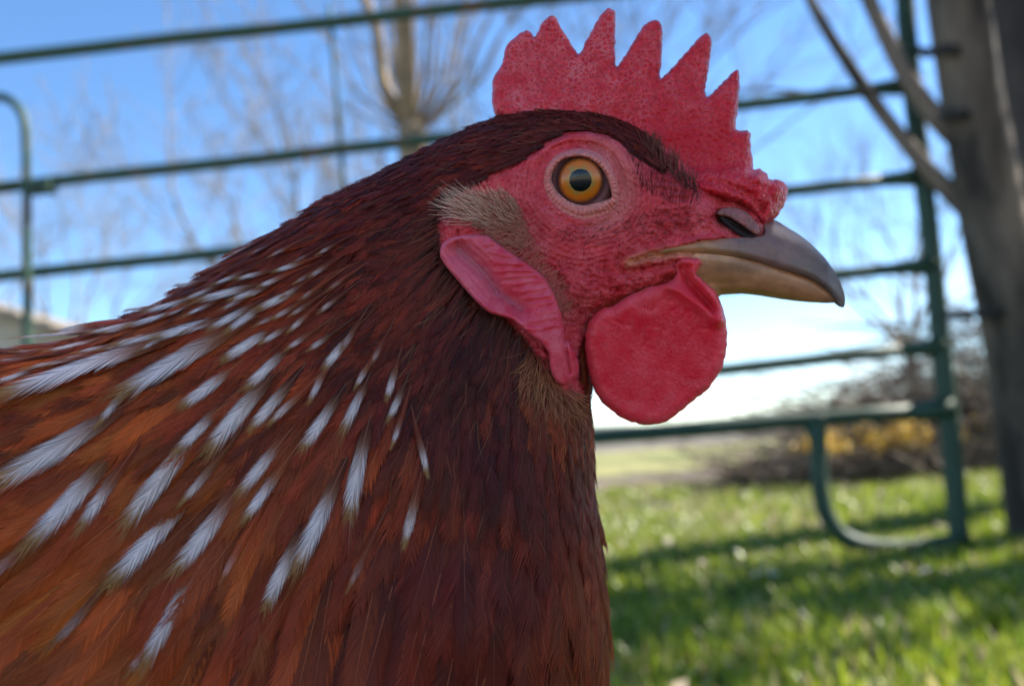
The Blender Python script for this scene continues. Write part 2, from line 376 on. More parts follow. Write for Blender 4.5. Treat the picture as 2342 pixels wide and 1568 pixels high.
def trunk_mesh(name, pts, rad, m, parent, origin, sides=36, seed=1, amp=0.12):
    "tapered trunk with furrowed sides"
    P = [Vector(p) for p in pts]; mb = MB(); fine = []; fr = []
    for i in range(len(P) - 1):
        for k in range(6): t = k / 6; fine.append(P[i].lerp(P[i + 1], t)); fr.append(rad[i] * (1 - t) + rad[i + 1] * t)
    fine.append(P[-1]); fr.append(rad[-1]); mb.tube(fine, fr, sides)
    V = np.array(mb.V); n = len(fine); c = np.repeat(np.array([tuple(p) for p in fine]), sides, 0)
    a = np.tile(np.arange(sides) / sides * 14, n); z = np.repeat(np.arange(n), sides) * 0.35
    k = 1 + amp * (2 * fbm(a, z * 0.5, seed, 3) - 0.87) + 0.3 * amp * np.sin(a / 14 * 6.28 * 3 + seed)
    V = c + (V - c) * k[:, None]
    return mesh_obj(name, V - np.array(origin), mb.F, m, parent, True)
rd = random.Random(11)
# the near trunk beside the panel
tb = on_ground(2400, 1245); td = float((tb - CAM) @ _n)
near = empty('tree', tb); tag(near, 'grey bare-limbed tree leaning beside the end of the green panel', 'tree')
tp = [tb + np.array([0.0, 0.0, -0.05]), at(2392, 1200, td), at(2368, 1040, td), at(2330, 793, td), at(2262, 430, td), at(2222, 200, td), at(2192, 0, td), at(2160, -220, td), at(2120, -520, td)]
trunk_mesh('trunk', tp, [.115, .095, .088, .084, .080, .078, .076, .070, .060], M_bark, near, tb, seed=3)
def limb(name, pix, rad, m, parent, origin, dz=0.0, depth=None):
    P = [at(u, v, (depth or td) + dz * k / (len(pix) - 1)) for k, (u, v) in enumerate(pix)]
    mb = MB(); mb.tube([tuple(p) for p in catmull3(P)], list(np.interp(np.linspace(0, 1, len(catmull3(P))), np.linspace(0, 1, len(rad)), rad)), 12); mb.build(name, m, parent, True, origin)
    return P
def catmull3(P, n=5):
    P = [np.array(p) for p in P]; o = []
    for i in range(len(P) - 1):
        p0, p1, p2, p3 = P[max(i - 1, 0)], P[i], P[i + 1], P[min(i + 2, len(P) - 1)]
        for k in range(n):
            t = k / n; o.append(0.5 * (2 * p1 + (p2 - p0) * t + (2 * p0 - 5 * p1 + 4 * p2 - p3) * t * t + (3 * p1 - p0 - 3 * p2 + p3) * t**3))
    o.append(P[-1]); return o
l1 = limb('limb', [(2262, 520), (2190, 455), (2120, 385), (2050, 300), (1990, 220), (1930, 130), (1880, 50), (1835, -40), (1760, -220)], [.040, .030, .025, .022, .021, .019, .017, .015, .010], M_bark, near, tb, 0.3)
l2 = limb('limb', [(2215, 330), (2130, 255), (2065, 160), (2015, 60), (1980, -20), (1900, -240)], [.042, .029, .025, .023, .022, .015], M_bark, near, tb, 0.2)
mb = MB()
for (q, dr_, ln_, ra) in ((l1[-1], (-.6, .3, 1), 0.9, .011), (l2[-1], (-.4, .1, 1), 1.0, .016), (tp[-1], (-.2, .2, 1), 1.3, .045), (tp[-2], (.7, -.3, 1), 1.2, .035), (l1[4], (-.9, .5, .35), 0.8, .007), (l2[3], (.2, .6, .9), 0.7, .008)):
    branch_tree(mb, q, dr_, ln_, ra, 3, rd)
mb.build('branches', M_bark, near, True, tb)
# the darker trunk behind it
tb2 = on_ground(2470, 1150); td2 = float((tb2 - CAM) @ _n)
dark = empty('tree', tb2); tag(dark, 'dark thick trunk at the right edge behind the leaning tree', 'tree')
tp2 = [tb2 + np.array([0, 0, -0.05]), at(2462, 1080, td2), at(2440, 760, td2), at(2412, 500, td2), at(2372, 200, td2), at(2346, 0, td2), at(2310, -300, td2), at(2270, -700, td2)]
trunk_mesh('trunk', tp2, [.21, .18, .165, .16, .155, .15, .14, .11], M_bark2, dark, tb2, seed=8)
mb = MB()
for (q, dr_, ln_, ra) in ((tp2[-1], (-.3, .2, 1), 1.8, .08), (tp2[-2], (.8, .3, .8), 1.6, .06), (tp2[-1], (.5, -.2, 1), 1.7, .07)): branch_tree(mb, q, dr_, ln_, ra, 3, rd)
mb.build('branches', M_bark2, dark, True, tb2)
# ties that hold the panel to the trunk
M_tie = noise_mat('black_tie', (0.010, 0.010, 0.010), (0.03, 0.028, 0.026), 60, 0.5)
def tie(v_, up_, ut_, lab, rad):
    a = gp(up_, v_); b = at(ut_, v_ - 4, td - 0.05); d_ = Vector(b - a); mb = MB()
    mid_ = (Vector(a) + Vector(b)) / 2
    for z_ in (-0.006, 0.006):
        mb.tube([Vector(a) + Vector((-.03, -.01, z_)), Vector(a) + Vector((0.01, -.03, z_)), mid_ + Vector((0, -.006, z_)), Vector(b) + Vector((-.01, -.03, z_)), Vector(b) + Vector((.05, .0, z_))], rad, 8)
    mb.tube([mid_ + Vector((-.018, -.012, -.004)), mid_ + Vector((.018, -.012, .004))], rad * 1.7, 8)
    o = mb.build('tie_wire', M_tie, None, True, a); o.location = Vector(a); tag(o, lab, 'tie wire', 'ties between panel and trunk')
tie(126, 2084, 2160, 'black tie, topmost of those joining the green post to the grey trunk', .008)
tie(272, 2100, 2178, 'black tie on the green post just below the second rail', .008)
tie(722, 2150, 2262, 'thin black tie, lowest of those joining the post to the trunk', .0055)

# coppiced tree with a sheaf of upright shoots
sb = at(945, 1150, 5.0); sb[2] = 0; top = at(942, 285, 5.0)
cop = empty('coppiced_tree', sb); tag(cop, 'cut-back tree with a sheaf of tan upright shoots rising above the hen', 'tree')
trunk_mesh('trunk', [sb + np.array([0.05, 0, -.05]), sb + (top - sb) * .5 + np.array([.03, 0, 0]), sb + (top - sb) * .9, top], [.12, .085, .075, .085], M_shoot, cop, sb, seed=5)
shoots = [(815, -40, .036), (905, -60, .050), (945, -60, .022), (780, 30, .009), (985, -50, .012), (1025, -50, .012), (1075, -40, .013), (1110, -30, .012), (1150, -20, .012), (870, -50, .010), (720, 60, .007), (1200, 0, .009), (650, 120, .006), (1240, -20, .010), (1000, -70, .009), (840, -60, .008), (1050, -50, .006), (960, -70, .006), (1130, -40, .006), (690, 20, .006)]
for (u_, v_, r_) in shoots:
    e_ = at(u_, v_, 5.0 + rd.uniform(-.35, .35)); s_ = top + np.array([(u_ - 942) * 0.00016, rd.uniform(-.04, .04), -.05]); m1 = s_ + (e_ - s_) * .35 + np.array([(u_ - 942) * 0.0004, rd.uniform(-.05, .05), 0]); m2 = s_ + (e_ - s_) * .7 + np.array([rd.uniform(-.03, .03), 0, 0]); fin_ = e_ + (e_ - m1) * 0.8
    mb = MB(); mb.tube([s_, m1, m2, e_, fin_], [r_ * 1.15, r_, r_ * .85, r_ * .7, r_ * .3], 8)
    for j in range(3):
        q = Vector(m2).lerp(Vector(fin_), rd.random()); branch_tree(mb, q, Vector(fin_ - m2).normalized() + Vector((rd.gauss(0, .5), rd.gauss(0, .4), 0)), rd.uniform(.5, .9), r_ * .3, 1, rd)
    mb.build('shoot', M_shoot, cop, True, sb)
# bare trees further off
def bare_tree(x, y, h, r, lab, seed, depth=5):
    rr_ = random.Random(seed); o = empty('bare_tree', (x, y, 0)); tag(o, lab, 'tree', 'leafless trees behind the panel')
    trunk_mesh('trunk', [(x, y, -.05), (x + .05, y, h * .12), (x, y, h * .26)], [r * 1.3, r, r * .85], M_twig, o, (x, y, 0), 14, seed)
    mb = MB()
    for k in range(5):
        a = k * 1.257 + rr_.uniform(-.3, .3); branch_tree(mb, (x, y, h * rr_.uniform(.2, .26)), (math.cos(a) * .7, math.sin(a) * .7, 1), h * .23, r * .55, depth, rr_, split=(1, 2), shrink=.78, minr=.0060, sides=5)
    mb.build('branches', M_twig, o, True, (x, y, 0))
bare_tree(-2.3, 9.5, 6.2, .10, 'hazy bare tree whose grey limbs cross the sky above the neck', 21)
bare_tree(0.6, 11.5, 8.5, .13, 'thin bare tree showing between the comb and the coppiced shoots', 22)
bare_tree(8.6, 19.0, 8.0, .13, 'bare tree seen through the panel between beak and post', 23)
bare_tree(-9.0, 17.0, 8.0, .13, 'bare tree at the far left above the shed roof', 24)

# evergreens added out of frame on the sunny side, to shade hen and lawn
def evergreen(x, y, h, rad, seed, z0, n=15000, lab='dense evergreen tree added out of view on the right to shade the hen'):
    r2 = np.random.default_rng(seed); o = empty('shade_evergreen', (x, y, 0)); tag(o, lab, 'tree')
    trunk_mesh('trunk', [(x, y, -.05), (x, y, h * .5), (x, y, h * .95)], [.14, .10, .02], M_bark2, o, (x, y, 0), 14, seed)
    t = r2.uniform(0, 1, n); z = z0 + (h - z0) * t; R_ = rad * (1 - t)**0.7 * np.sqrt(r2.uniform(0.02, 1, n)) * (0.75 + 0.4 * vnoise(z * 2.0, t * 0 + 1, seed)); a = r2.uniform(0, 6.283, n)
    R_ *= 0.8 + 0.35 * vnoise(a * 2.2, z * 1.5, seed + 3)
    c = np.stack([x + R_ * np.cos(a), y + R_ * np.sin(a), z], 1); d1 = r2.normal(0, 1, (n, 3)); d1 /= np.linalg.norm(d1, axis=1, keepdims=True); d2 = np.cross(d1, r2.normal(0, 1, (n, 3))); d2 /= np.linalg.norm(d2, axis=1, keepdims=True); s = r2.uniform(.05, .12, (n, 1))
    V = np.stack([c - d1 * s, c + d2 * s * .4, c + d1 * s, c - d2 * s * .4], 1); F = np.arange(n * 4).reshape(n, 4)
    g_ = np.array((0.020, 0.045, 0.014))[None] * r2.uniform(.6, 1.8, (n, 1))
    mesh_obj('crown', V.reshape(-1, 3) - np.array((x, y, 0)), F, M_needle, o, False, np.repeat(g_, 4, 0))
M_needle = attr_mat('needles', 0.6, 0.3, 0.15)
evergreen(4.35, 0.62, 7.5, 1.75, 5, 1.2)
evergreen(5.1, 3.45, 7.6, 0.70, 6, 2.2, 900, 'slender thin-crowned evergreen added beyond the right edge to dapple the lawn')  # thin unseen crown, added to break up the sun on the grass

# ---- shed at the left
shx = at(222, 742, 9.0); sh0 = at(-900, 742, 9.0); shed = empty('shed', (shx[0] - 1.6, shx[1] + 1.5, 0)); so_ = np.array((shx[0] - 1.6, shx[1] + 1.5, 0))
tag(shed, 'beige shed with a sloping roof edge at far left behind the panel', 'shed')
M_siding = noise_mat('beige_siding', (0.42, 0.36, 0.26), (0.52, 0.45, 0.34), 3, 0.7); M_roof = noise_mat('tan_roof', (0.20, 0.16, 0.11), (0.30, 0.24, 0.17), 6, 0.8, 0.4, 40)
xR = shx[0] - 0.15; xL = xR - 3.6; y0_ = shx[1]; ze = shx[2] - 0.12; zp = ze + 1.8 * 0.42
for k in range(22):                                     # lapped boards of the gable wall
    z_ = 0.12 + k * 0.145
    if z_ + .07 > zp: break
    half = 1.8 if z_ < ze else max(0.0, 1.8 * (zp - z_) / (zp - ze))
    if half < 0.06: break
    mb = MB(); mb.box(((xL + xR) / 2, y0_ + 0.008 * (k % 2), z_), (2 * half, 0.03, 0.140)); mb.build('board', M_siding, shed, False, so_)
mb = MB(); mb.box(((xL + xR) / 2, y0_ + 1.6, ze / 2), (3.56, 3.1, ze)); mb.build('walls', M_siding, shed, False, so_)
for sg in (-1, 1):
    mb = MB(); xm = (xL + xR) / 2; xe = xm + sg * 2.02; zee = zp - 2.02 * 0.42; t_ = .07
    V = [(xm, y0_ - .18, zp + .02), (xe, y0_ - .18, zee + .02), (xe, y0_ + 3.4, zee + .02), (xm, y0_ + 3.4, zp + .02)]; V += [(a, b, c - t_) for a, b, c in V]
    mb.add(V, [(0, 1, 2, 3), (7, 6, 5, 4), (0, 4, 5, 1), (1, 5, 6, 2), (2, 6, 7, 3), (3, 7, 4, 0)]); mb.build('roof_slope', M_roof, shed, False, so_)
mb = MB(); mb.box((xR + .01, y0_ - .012, ze / 2), (.12, .05, ze)); mb.build('corner_trim', M_roof, shed, False, so_)

# ---- brush, shrubs and flowers at the right
M_stick = noise_mat('dead_stick', (0.10, 0.075, 0.055), (0.24, 0.185, 0.14), 8, 0.9)
def brush_pile(u_, v_, depth, wx, hz, n, lab, seed):
    c = at(u_, v_, depth); r3 = random.Random(seed); b = (c[0], c[1], 0); o = empty('brush_pile', b); tag(o, lab, 'brush pile', 'heaps of cut brush')
    mb = MB()
    for k in range(n):
        a = r3.uniform(0, 6.28); rr = r3.random()**.6; x, y = b[0] + math.cos(a) * rr * wx, b[1] + math.sin(a) * rr * wx * .6; z = r3.uniform(0.01, hz) * (1 - rr * .75); l = r3.uniform(.3, 1.0); an = r3.uniform(0, 6.28); tl = r3.uniform(-.1, .5)
        d = Vector((math.cos(an), math.sin(an), tl)).normalized() * l; p = Vector((x, y, max(z, .02))); m = p + d * .5 + Vector((r3.gauss(0, .04), r3.gauss(0, .04), r3.gauss(0, .04)))
        e = p + d; e.z = max(e.z, .01); m.z = max(m.z, .01); r0 = r3.uniform(.003, .012); mb.tube([p, m, e], [r0, r0 * .8, r0 * .4], 4, False)
    mb.build('sticks', M_stick, o, True, b)['kind'] = 'stuff'
    for k in range(7):
        a = r3.uniform(0, 6.28); x, y = b[0] + r3.uniform(-.6, .6) * wx, b[1] + r3.uniform(-.3, .3) * wx; d = Vector((math.cos(a), math.sin(a) * .5, r3.uniform(-.05, .1))) * r3.uniform(.4, .7); p = Vector((x, y, r3.uniform(.05, .35 * hz + .05)))
        mb = MB(); mb.tube([p - d, p, p + d], [.035, .04, .032], 10); mb.build('log', M_bark, o, True, b)
brush_pile(2230, 950, 6.4, 1.45, 1.35, 1300, 'tall brown brush heap behind the post and tree trunk', 31)
brush_pile(1960, 1040, 5.8, .95, .30, 420, 'low heap of brush seen through the loop of the panel leg', 32)
def shrub(u_, v_, depth, h, n, lab, seed, flower=None):
    c = at(u_, v_, depth); b = (c[0], c[1], 0); r3 = random.Random(seed); o = empty('shrub', b); tag(o, lab, 'shrub', 'leafless shrubs' if not flower else None)
    mb = MB()
    for k in range(n):
        a = r3.uniform(0, 6.28); branch_tree(mb, (b[0] + r3.gauss(0, .06), b[1] + r3.gauss(0, .06), 0), (math.cos(a) * .6, math.sin(a) * .6, 1), h * r3.uniform(.4, .6), .008, 2, r3, minr=.0025, sides=4)
    mb.build('stems', M_stick, o, True, b)
    if flower:
        n_ = 300; r4 = np.random.default_rng(seed); V = np.array(mb.V); V = V[(V[:, 2] > .23) & (V[:, 2] < .40)]; c = V[r4.integers(0, len(V), n_)] + r4.normal(0, .02, (n_, 3)); d1 = r4.normal(0, 1, (n_, 3)); d1 /= np.linalg.norm(d1, axis=1, keepdims=True); d2 = np.cross(d1, r4.normal(0, 1, (n_, 3))); d2 /= np.linalg.norm(d2, axis=1, keepdims=True); s = r4.uniform(.008, .017, (n_, 1))
        Q = np.stack([c - d1 * s, c + d2 * s, c + d1 * s, c - d2 * s], 1) - np.array(b)
        mesh_obj('blossom', Q.reshape(-1, 3), np.arange(n_ * 4).reshape(n_, 4), M_yellow, o, False)['kind'] = 'stuff'
M_yellow, _, _ = mat('yellow_petal', (0.80, 0.50, 0.05), 0.6)
for k, (u_, dep, h) in enumerate(((1905, 5.2, .36), (1965, 5.4, .38), (2030, 5.3, .37), (2095, 5.5, .40))):
    shrub(u_, 990, dep, h, 7, ['yellow-flowering shrub, leftmost of those behind the panel leg loop', 'yellow-flowering shrub, second from the left behind the leg loop', 'yellow-flowering shrub, third from the left behind the leg loop', 'yellow-flowering shrub nearest the end post of the panel'][k], 60 + k, True)
for k, (u_, dep, h) in enumerate(((1860, 12.0, .8), (2040, 8.0, .9), (2120, 7.6, 1.15), (2290, 7.0, 1.3), (1560, 30, 3.2), (1700, 26, 3.0), (1480, 40, 3.8))):
    shrub(u_, 960, dep, h, 11, ['small leafless shrub just left of the panel leg', 'leafless shrub between the panel leg and the end post', 'leafless shrub directly behind the end post', 'leafless shrub behind the leaning grey trunk', 'far bare bush below the wattle', 'far bare bush right of the wattle', 'most distant bare bush, close to the throat'][k], 80 + k)
# ================================================================== the hen
MM = 0.001
# outline of head, neck and body in design pixels, a little inside the plumage edge
OUT = catmull([(1776, 510), (1740, 462), (1660, 430), (1580, 372), (1510, 322), (1440, 285), (1370, 262), (1300, 254), (1230, 252), (1150, 264), (1050, 303), (950, 353), (850, 404),
       (760, 445), (680, 498), (600, 548), (520, 594), (440, 648), (350, 702), (250, 748), (150, 778), (0, 797), (-220, 815), (-600, 835), (-1100, 770), (-1500, 560), (-1900, 180), (-2250, 30),
       (-2480, 190), (-2400, 700), (-2150, 1350), (-1750, 2150), (-1200, 2900), (-500, 3350), (200, 3420), (750, 3150), (1130, 2700), (1330, 2200), (1390, 1800), (1392, 1568), (1388, 1420),
       (1380, 1300), (1370, 1200), (1360, 1100), (1354, 1000), (1352, 930), (1352, 870), (1356, 800), (1378, 742), (1450, 712), (1540, 690), (1620, 668), (1700, 664), (1780, 672), (1850, 668), (1870, 630), (1842, 566)], 14, True)
# half width of the bird (mm) and edge rounding (px) at points of the side view
CTRL = np.array([(1850, 620, 3.2, 60), (1760, 560, 6.2, 70), (1680, 500, 8.0, 80), (1600, 520, 10.5, 90), (1500, 500, 12.5, 110), (1420, 420, 14.2, 120), (1320, 410, 15.0, 120), (1320, 300, 13.0, 90), (1200, 330, 15.0, 110),
    (1200, 520, 15.8, 140), (1300, 650, 14.5, 130), (1450, 640, 12.0, 100), (1580, 620, 10.0, 90), (1100, 420, 17.0, 150), (1000, 480, 19.0, 170), (1050, 650, 20.0, 200), (1200, 780, 18.0, 150), (1290, 880, 17.0, 110),
    (1310, 1050, 20.0, 120), (1330, 1250, 23.0, 130), (1350, 1500, 28.0, 160), (900, 520, 20.0, 170), (800, 700, 25.0, 230), (1000, 850, 25.0, 260), (600, 650, 24.0, 170), (600, 900, 31.0, 280), (900, 1100, 31.0, 320), (1100, 1200, 29.0, 260),
    (400, 800, 30.0, 210), (350, 1050, 37.0, 320), (650, 1300, 37.0, 420), (1000, 1450, 37.0, 320), (100, 900, 38.0, 230), (0, 1300, 47.0, 450), (400, 1500, 46.0, 520), (-400, 1000, 50.0, 300), (-500, 1700, 72.0, 700), (200, 2000, 64.0, 650),
    (800, 2000, 52.0, 450), (1200, 2000, 38.0, 280), (-1000, 2000, 74.0, 700), (-1500, 1200, 50.0, 500), (-2100, 600, 18.0, 300), (0, 2800, 60.0, 500)], float)
_vz = (CTRL[:, 0] > -200) & (CTRL[:, 1] < 1600) & (CTRL[:, 2] > 16); CTRL[_vz, 2] = 16 + (CTRL[_vz, 2] - 16) * 0.66
GU0, GV0, GS = -2700.0, -100.0, 8.0
GW, GH = 606, 460
gu = GU0 + GS * np.arange(GW); gv = GV0 + GS * np.arange(GH)
GU, GV = np.meshgrid(gu, gv)
def idw(u, v, pts, vals, p=3.0, eps=60.0):
    sh = u.shape; u = u.ravel(); v = v.ravel(); vals = np.asarray(vals, float)
    outv = np.zeros((len(u), vals.shape[1]))
    for i in range(0, len(u), 40000):
        d2 = (u[i:i + 40000, None] - pts[None, :, 0])**2 + (v[i:i + 40000, None] - pts[None, :, 1])**2 + eps**2
        ww = d2**(-p / 2); ww /= ww.sum(1, keepdims=True)
        outv[i:i + 40000] = ww @ vals
    return outv.reshape(sh + (vals.shape[1],))
def blur(a, n):
    for _ in range(n):
        b = np.pad(a, 1, mode='edge')
        a = (b[:-2, 1:-1] + b[2:, 1:-1] + b[1:-1, :-2] + b[1:-1, 2:] + 2 * b[1:-1, 1:-1]) / 6
    return a
_cp = np.c_[GU.ravel(), GV.ravel()]
_c = slice(None, None, 2)
cu, cv_ = GU[_c, _c], GV[_c, _c]
wr = idw(cu, cv_, CTRL[:, :2], CTRL[:, 2:4])
def up2(a):
    b = np.repeat(np.repeat(a, 2, 0), 2, 1)[:GH, :GW]
    return blur(b, 6)
Wf = up2(blur(wr[..., 0], 10)); Rf = up2(blur(wr[..., 1], 10))
_cpts = np.c_[cu.ravel(), cv_.ravel()]
_ds = seg_dist(_cpts, OUT[::2]); _ds = np.where(inside(_cpts, OUT[::2]), _ds, -_ds).reshape(cu.shape)
# exact distance only in the visible part, the rest is smooth enough at the coarse grid
Ds = up2(_ds)
vis = ((GU > -150) & (GU < 2000) & (GV < 1750)).ravel()
_ov = OUT[(OUT[:, 0] > -450) & (OUT[:, 1] < 2100)]; _i0 = int(np.argmax(np.linalg.norm(np.diff(_ov, axis=0), axis=1))) + 1; _ov = np.roll(_ov, -_i0, 0)
_d = seg_dist(_cp[vis], _ov, False); _d = np.where(inside(_cp[vis], np.vstack([_ov, [(-900, 2600), (1400, 2600)]])), _d, -_d)
_t = Ds.ravel(); _t[vis] = _d; Ds = _t.reshape(GU.shape)
T_ = np.clip(Ds / Rf, -1, 1)
W2 = np.where(T_ > 0, Wf**2 * (1 - (1 - np.clip(T_, 0, 1))**2.2), Wf**2 * T_ * 2.2)
W2 = np.where(T_ > 0.03, blur(W2, 10), W2)
def gsample(G, u, v):
    x = np.clip((u - GU0) / GS, 0, GW - 1.001); y = np.clip((v - GV0) / GS, 0, GH - 1.001)
    ix = x.astype(int); iy = y.astype(int); fx = x - ix; fy = y - iy
    return (G[iy, ix] * (1 - fx) + G[iy, ix + 1] * fx) * (1 - fy) + (G[iy + 1, ix] * (1 - fx) + G[iy + 1, ix + 1] * fx) * fy
def bw(u, v):
    "half width of the body in mm"
    return np.sqrt(np.maximum(gsample(W2, u, v), 0.0))
def hp(u, v, wmm):
    "hen-frame point (x right, y away, z up; metres, origin on the mid plane) of a pixel, wmm in front of the mid plane"
    d = D0 - np.asarray(wmm) * MM
    return np.stack([(u - CU) / FOC * d, d - D0 + 0 * u, (CV - v) / FOC * d], -1)
# hen root: on the ground below the body, axes as the bird stands
_org = CAM + _n * D0
_foot = np.array([-0.055, 0.175, 0.0])
_B = np.stack([_r, _n, _q], 1)
hen = empty('hen'); hen.matrix_world = Matrix([[*_B[i], _foot[i]] for i in range(3)] + [[0, 0, 0, 1]])
tag(hen, 'red-brown hen with white-flecked neck feathers and a bright red comb, seen close up', 'hen')
_g = _B.T @ (_org - _foot)
def to_hen(pw): return (np.asarray(pw) - _org) @ _B
def hpart(name, V, F, m, col=None, parent=None, smooth=True, mirror=False):
    o = mesh_obj(name, V, F, m, parent or hen, smooth, col)
    if parent is None: o.location = Vector(_g)
    if mirror: o.scale = (1, -1, 1)
    return o
def mirrored(o, name=None):
    c = bpy.data.objects.new(name or o.name.split('.')[0], o.data); C.objects.link(c); c.parent = hen; c.location = o.location; c.scale = (1, -1, 1)
    return c

def tri_poly(poly, pts_in, extra_rings=(2.0,)):
    "constrained triangulation of an outline with inner points; returns pts, tris, boundary order"
    nb = len(poly)
    P = np.vstack([poly, pts_in])
    res = delaunay_2d_cdt([Vector(map(float, p)) for p in P], [], [list(range(nb))], 1, 1e-4)
    V2 = np.array([tuple(p) for p in res[0]]); F = np.array([f for f in res[2] if len(f) == 3])
    orig = res[3]; bmap = {}
    for i, l in enumerate(orig):
        for j in l:
            if j < nb: bmap[j] = i
    loop = [bmap[j] for j in range(nb) if j in bmap]
    return V2, F, loop
def fill_pts(poly, step, rings=(1.5, 4.0), jit=0.18, finemask=None, fine=None, sdf=None):
    dist = sdf or (lambda P: np.where(inside(P, poly), seg_dist(P, poly), -1.0))
    lo, hi = poly.min(0), poly.max(0)
    def grid(s):
        x = np.arange(lo[0], hi[0], s); y = np.arange(lo[1], hi[1], s * 0.87)
        X, Y = np.meshgrid(x, y); X[1::2] += s / 2
        P = np.c_[X.ravel(), Y.ravel()]; return P + rng.uniform(-jit, jit, P.shape) * s
    P = grid(step); P = P[dist(P) > max(rings) + step * 0.45]
    if finemask is not None:
        f = finemask(P); Q = grid(fine); fb_ = np.array([(980, 280), (1900, 910)]); Q = Q[((Q > fb_[0]) & (Q < fb_[1])).all(1)]; Q = Q[finemask(Q)]; Q = Q[dist(Q) > max(rings) + fine * 0.45]
        P = np.vstack([P[~f], Q])
    t = np.roll(poly, -1, 0) - np.roll(poly, 1, 0); nn = np.c_[-t[:, 1], t[:, 0]]; nn /= np.linalg.norm(nn, axis=1, keepdims=True) + 1e-9
    if not inside(poly[:1] + nn[:1] * 0.8, poly)[0]: nn = -nn
    R_ = []
    for r in rings:
        q = poly + nn * r; R_.append(q[dist(q) > r * 0.8])
    return np.vstack([P] + R_)
def slab(name, poly, step, front, back, center, colf, m, rings=(1.2, 3.0, 6.0), parent=None, shape_d=None):
    "closed solid over an outline: front/back are thicknesses (mm) either side of a centre sheet (mm in front of the mid plane)"
    pts = fill_pts(poly, step, rings)
    V2, F, loop = tri_poly(poly, pts)
    u, v = V2[:, 0], V2[:, 1]; d = seg_dist(V2, poly)
    d[loop] = 0
    c = center(u, v, d)
    A = hp(u, v, c + front(u, v, d)); Bk = A.copy()
    # back side lies straight behind the front, seen from the bird's own frame
    Bk[:, 1] = -(c - back(u, v, d)) * MM
    n = len(A); loop = np.array(loop); l2 = np.roll(loop, -1)
    wall = np.vstack([np.c_[loop, l2, l2 + n], np.c_[loop, l2 + n, loop + n]])
    # orientation so that the front faces the camera (-y)
    a, b, c3 = A[F[:, 0]], A[F[:, 1]], A[F[:, 2]]
    fl = np.cross(b - a, c3 - a)[:, 1] > 0
    F = F.copy(); F[fl] = F[fl][:, ::-1]
    allF = np.vstack([F, F[:, ::-1] + n, wall])
    col = colf(u, v, d); col = np.vstack([col, col])
    V = np.vstack([A, Bk])
    o = hpart(name, V, allF, m, col, parent)
    import bmesh
    bm = bmesh.new(); bm.from_mesh(o.data); bmesh.ops.remove_doubles(bm, verts=bm.verts, dist=2e-6); bmesh.ops.recalc_face_normals(bm, faces=bm.faces); bm.to_mesh(o.data); bm.free()
    return o
def ridge(u, v, line, width, height):
    d = seg_dist(np.c_[u, v], np.asarray(line, float), False)
    return height * np.exp(-(d / width)**2)
def lerp(a, b, t):
    return np.asarray(a)[None] * (1 - t[:, None]) + np.asarray(b)[None] * t[:, None]

M_skin = skin_mat('hen_face_skin', 0.44, 0.30, 0.8, 1300.0, 0.40)
M_comb = skin_mat('hen_comb_skin', 0.40, 0.40, 0.9, 1050.0, 0.72)
M_wattle = skin_mat('hen_wattle_skin', 0.38, 0.45, 0.22, 1700.0, 0.28)
M_horn = attr_mat('beak_horn', 0.33, 0.5)
M_feather = attr_mat('feather_vane', 0.52, 0.22, 0.18)
M_hair = attr_mat('bristle', 0.6, 0.15)
def horn_detail(m):
    nt = m.node_tree; p = nt.nodes['Principled BSDF']
    tc = node(nt, 'ShaderNodeTexCoord'); nz = node(nt, 'ShaderNodeTexNoise', Scale=420.0, Detail=6); nt.links.new(tc.outputs['Object'], nz.inputs['Vector'])
    bp = node(nt, 'ShaderNodeBump', Strength=0.35, Distance=0.0003); nt.links.new(nz.outputs[0], bp.inputs['Height']); nt.links.new(bp.outputs[0], p.inputs['Normal'])
    n2 = node(nt, 'ShaderNodeTexNoise', Scale=260.0, Detail=7, Roughness=0.65); nt.links.new(tc.outputs['Object'], n2.inputs['Vector'])
    mr = node(nt, 'ShaderNodeMapRange'); mr.inputs[3].default_value = 0.30; mr.inputs[4].default_value = 0.62; nt.links.new(n2.outputs[0], mr.inputs[0]); nt.links.new(mr.outputs[0], p.inputs['Roughness'])
    a = [n for n in nt.nodes if n.type == 'ATTRIBUTE'][0]
    mm = node(nt, 'ShaderNodeMixRGB', blend_type='MULTIPLY'); mm.inputs[0].default_value = 0.75
    cr = node(nt, 'ShaderNodeValToRGB'); e = cr.color_ramp.elements; e[0].position = 0.3; e[1].position = 0.7; e[0].color = (0.55, 0.5, 0.48, 1); e[1].color = (1.15, 1.12, 1.1, 1)
    nt.links.new(n2.outputs[0], cr.inputs[0]); nt.links.new(a.outputs['Color'], mm.inputs[1]); nt.links.new(cr.outputs[0], mm.inputs[2]); nt.links.new(mm.outputs[0], p.inputs['Base Color'])
    p.inputs['Subsurface Weight'].default_value = 0.15; p.inputs['Subsurface Scale'].default_value = 0.0012
horn_detail(M_horn)

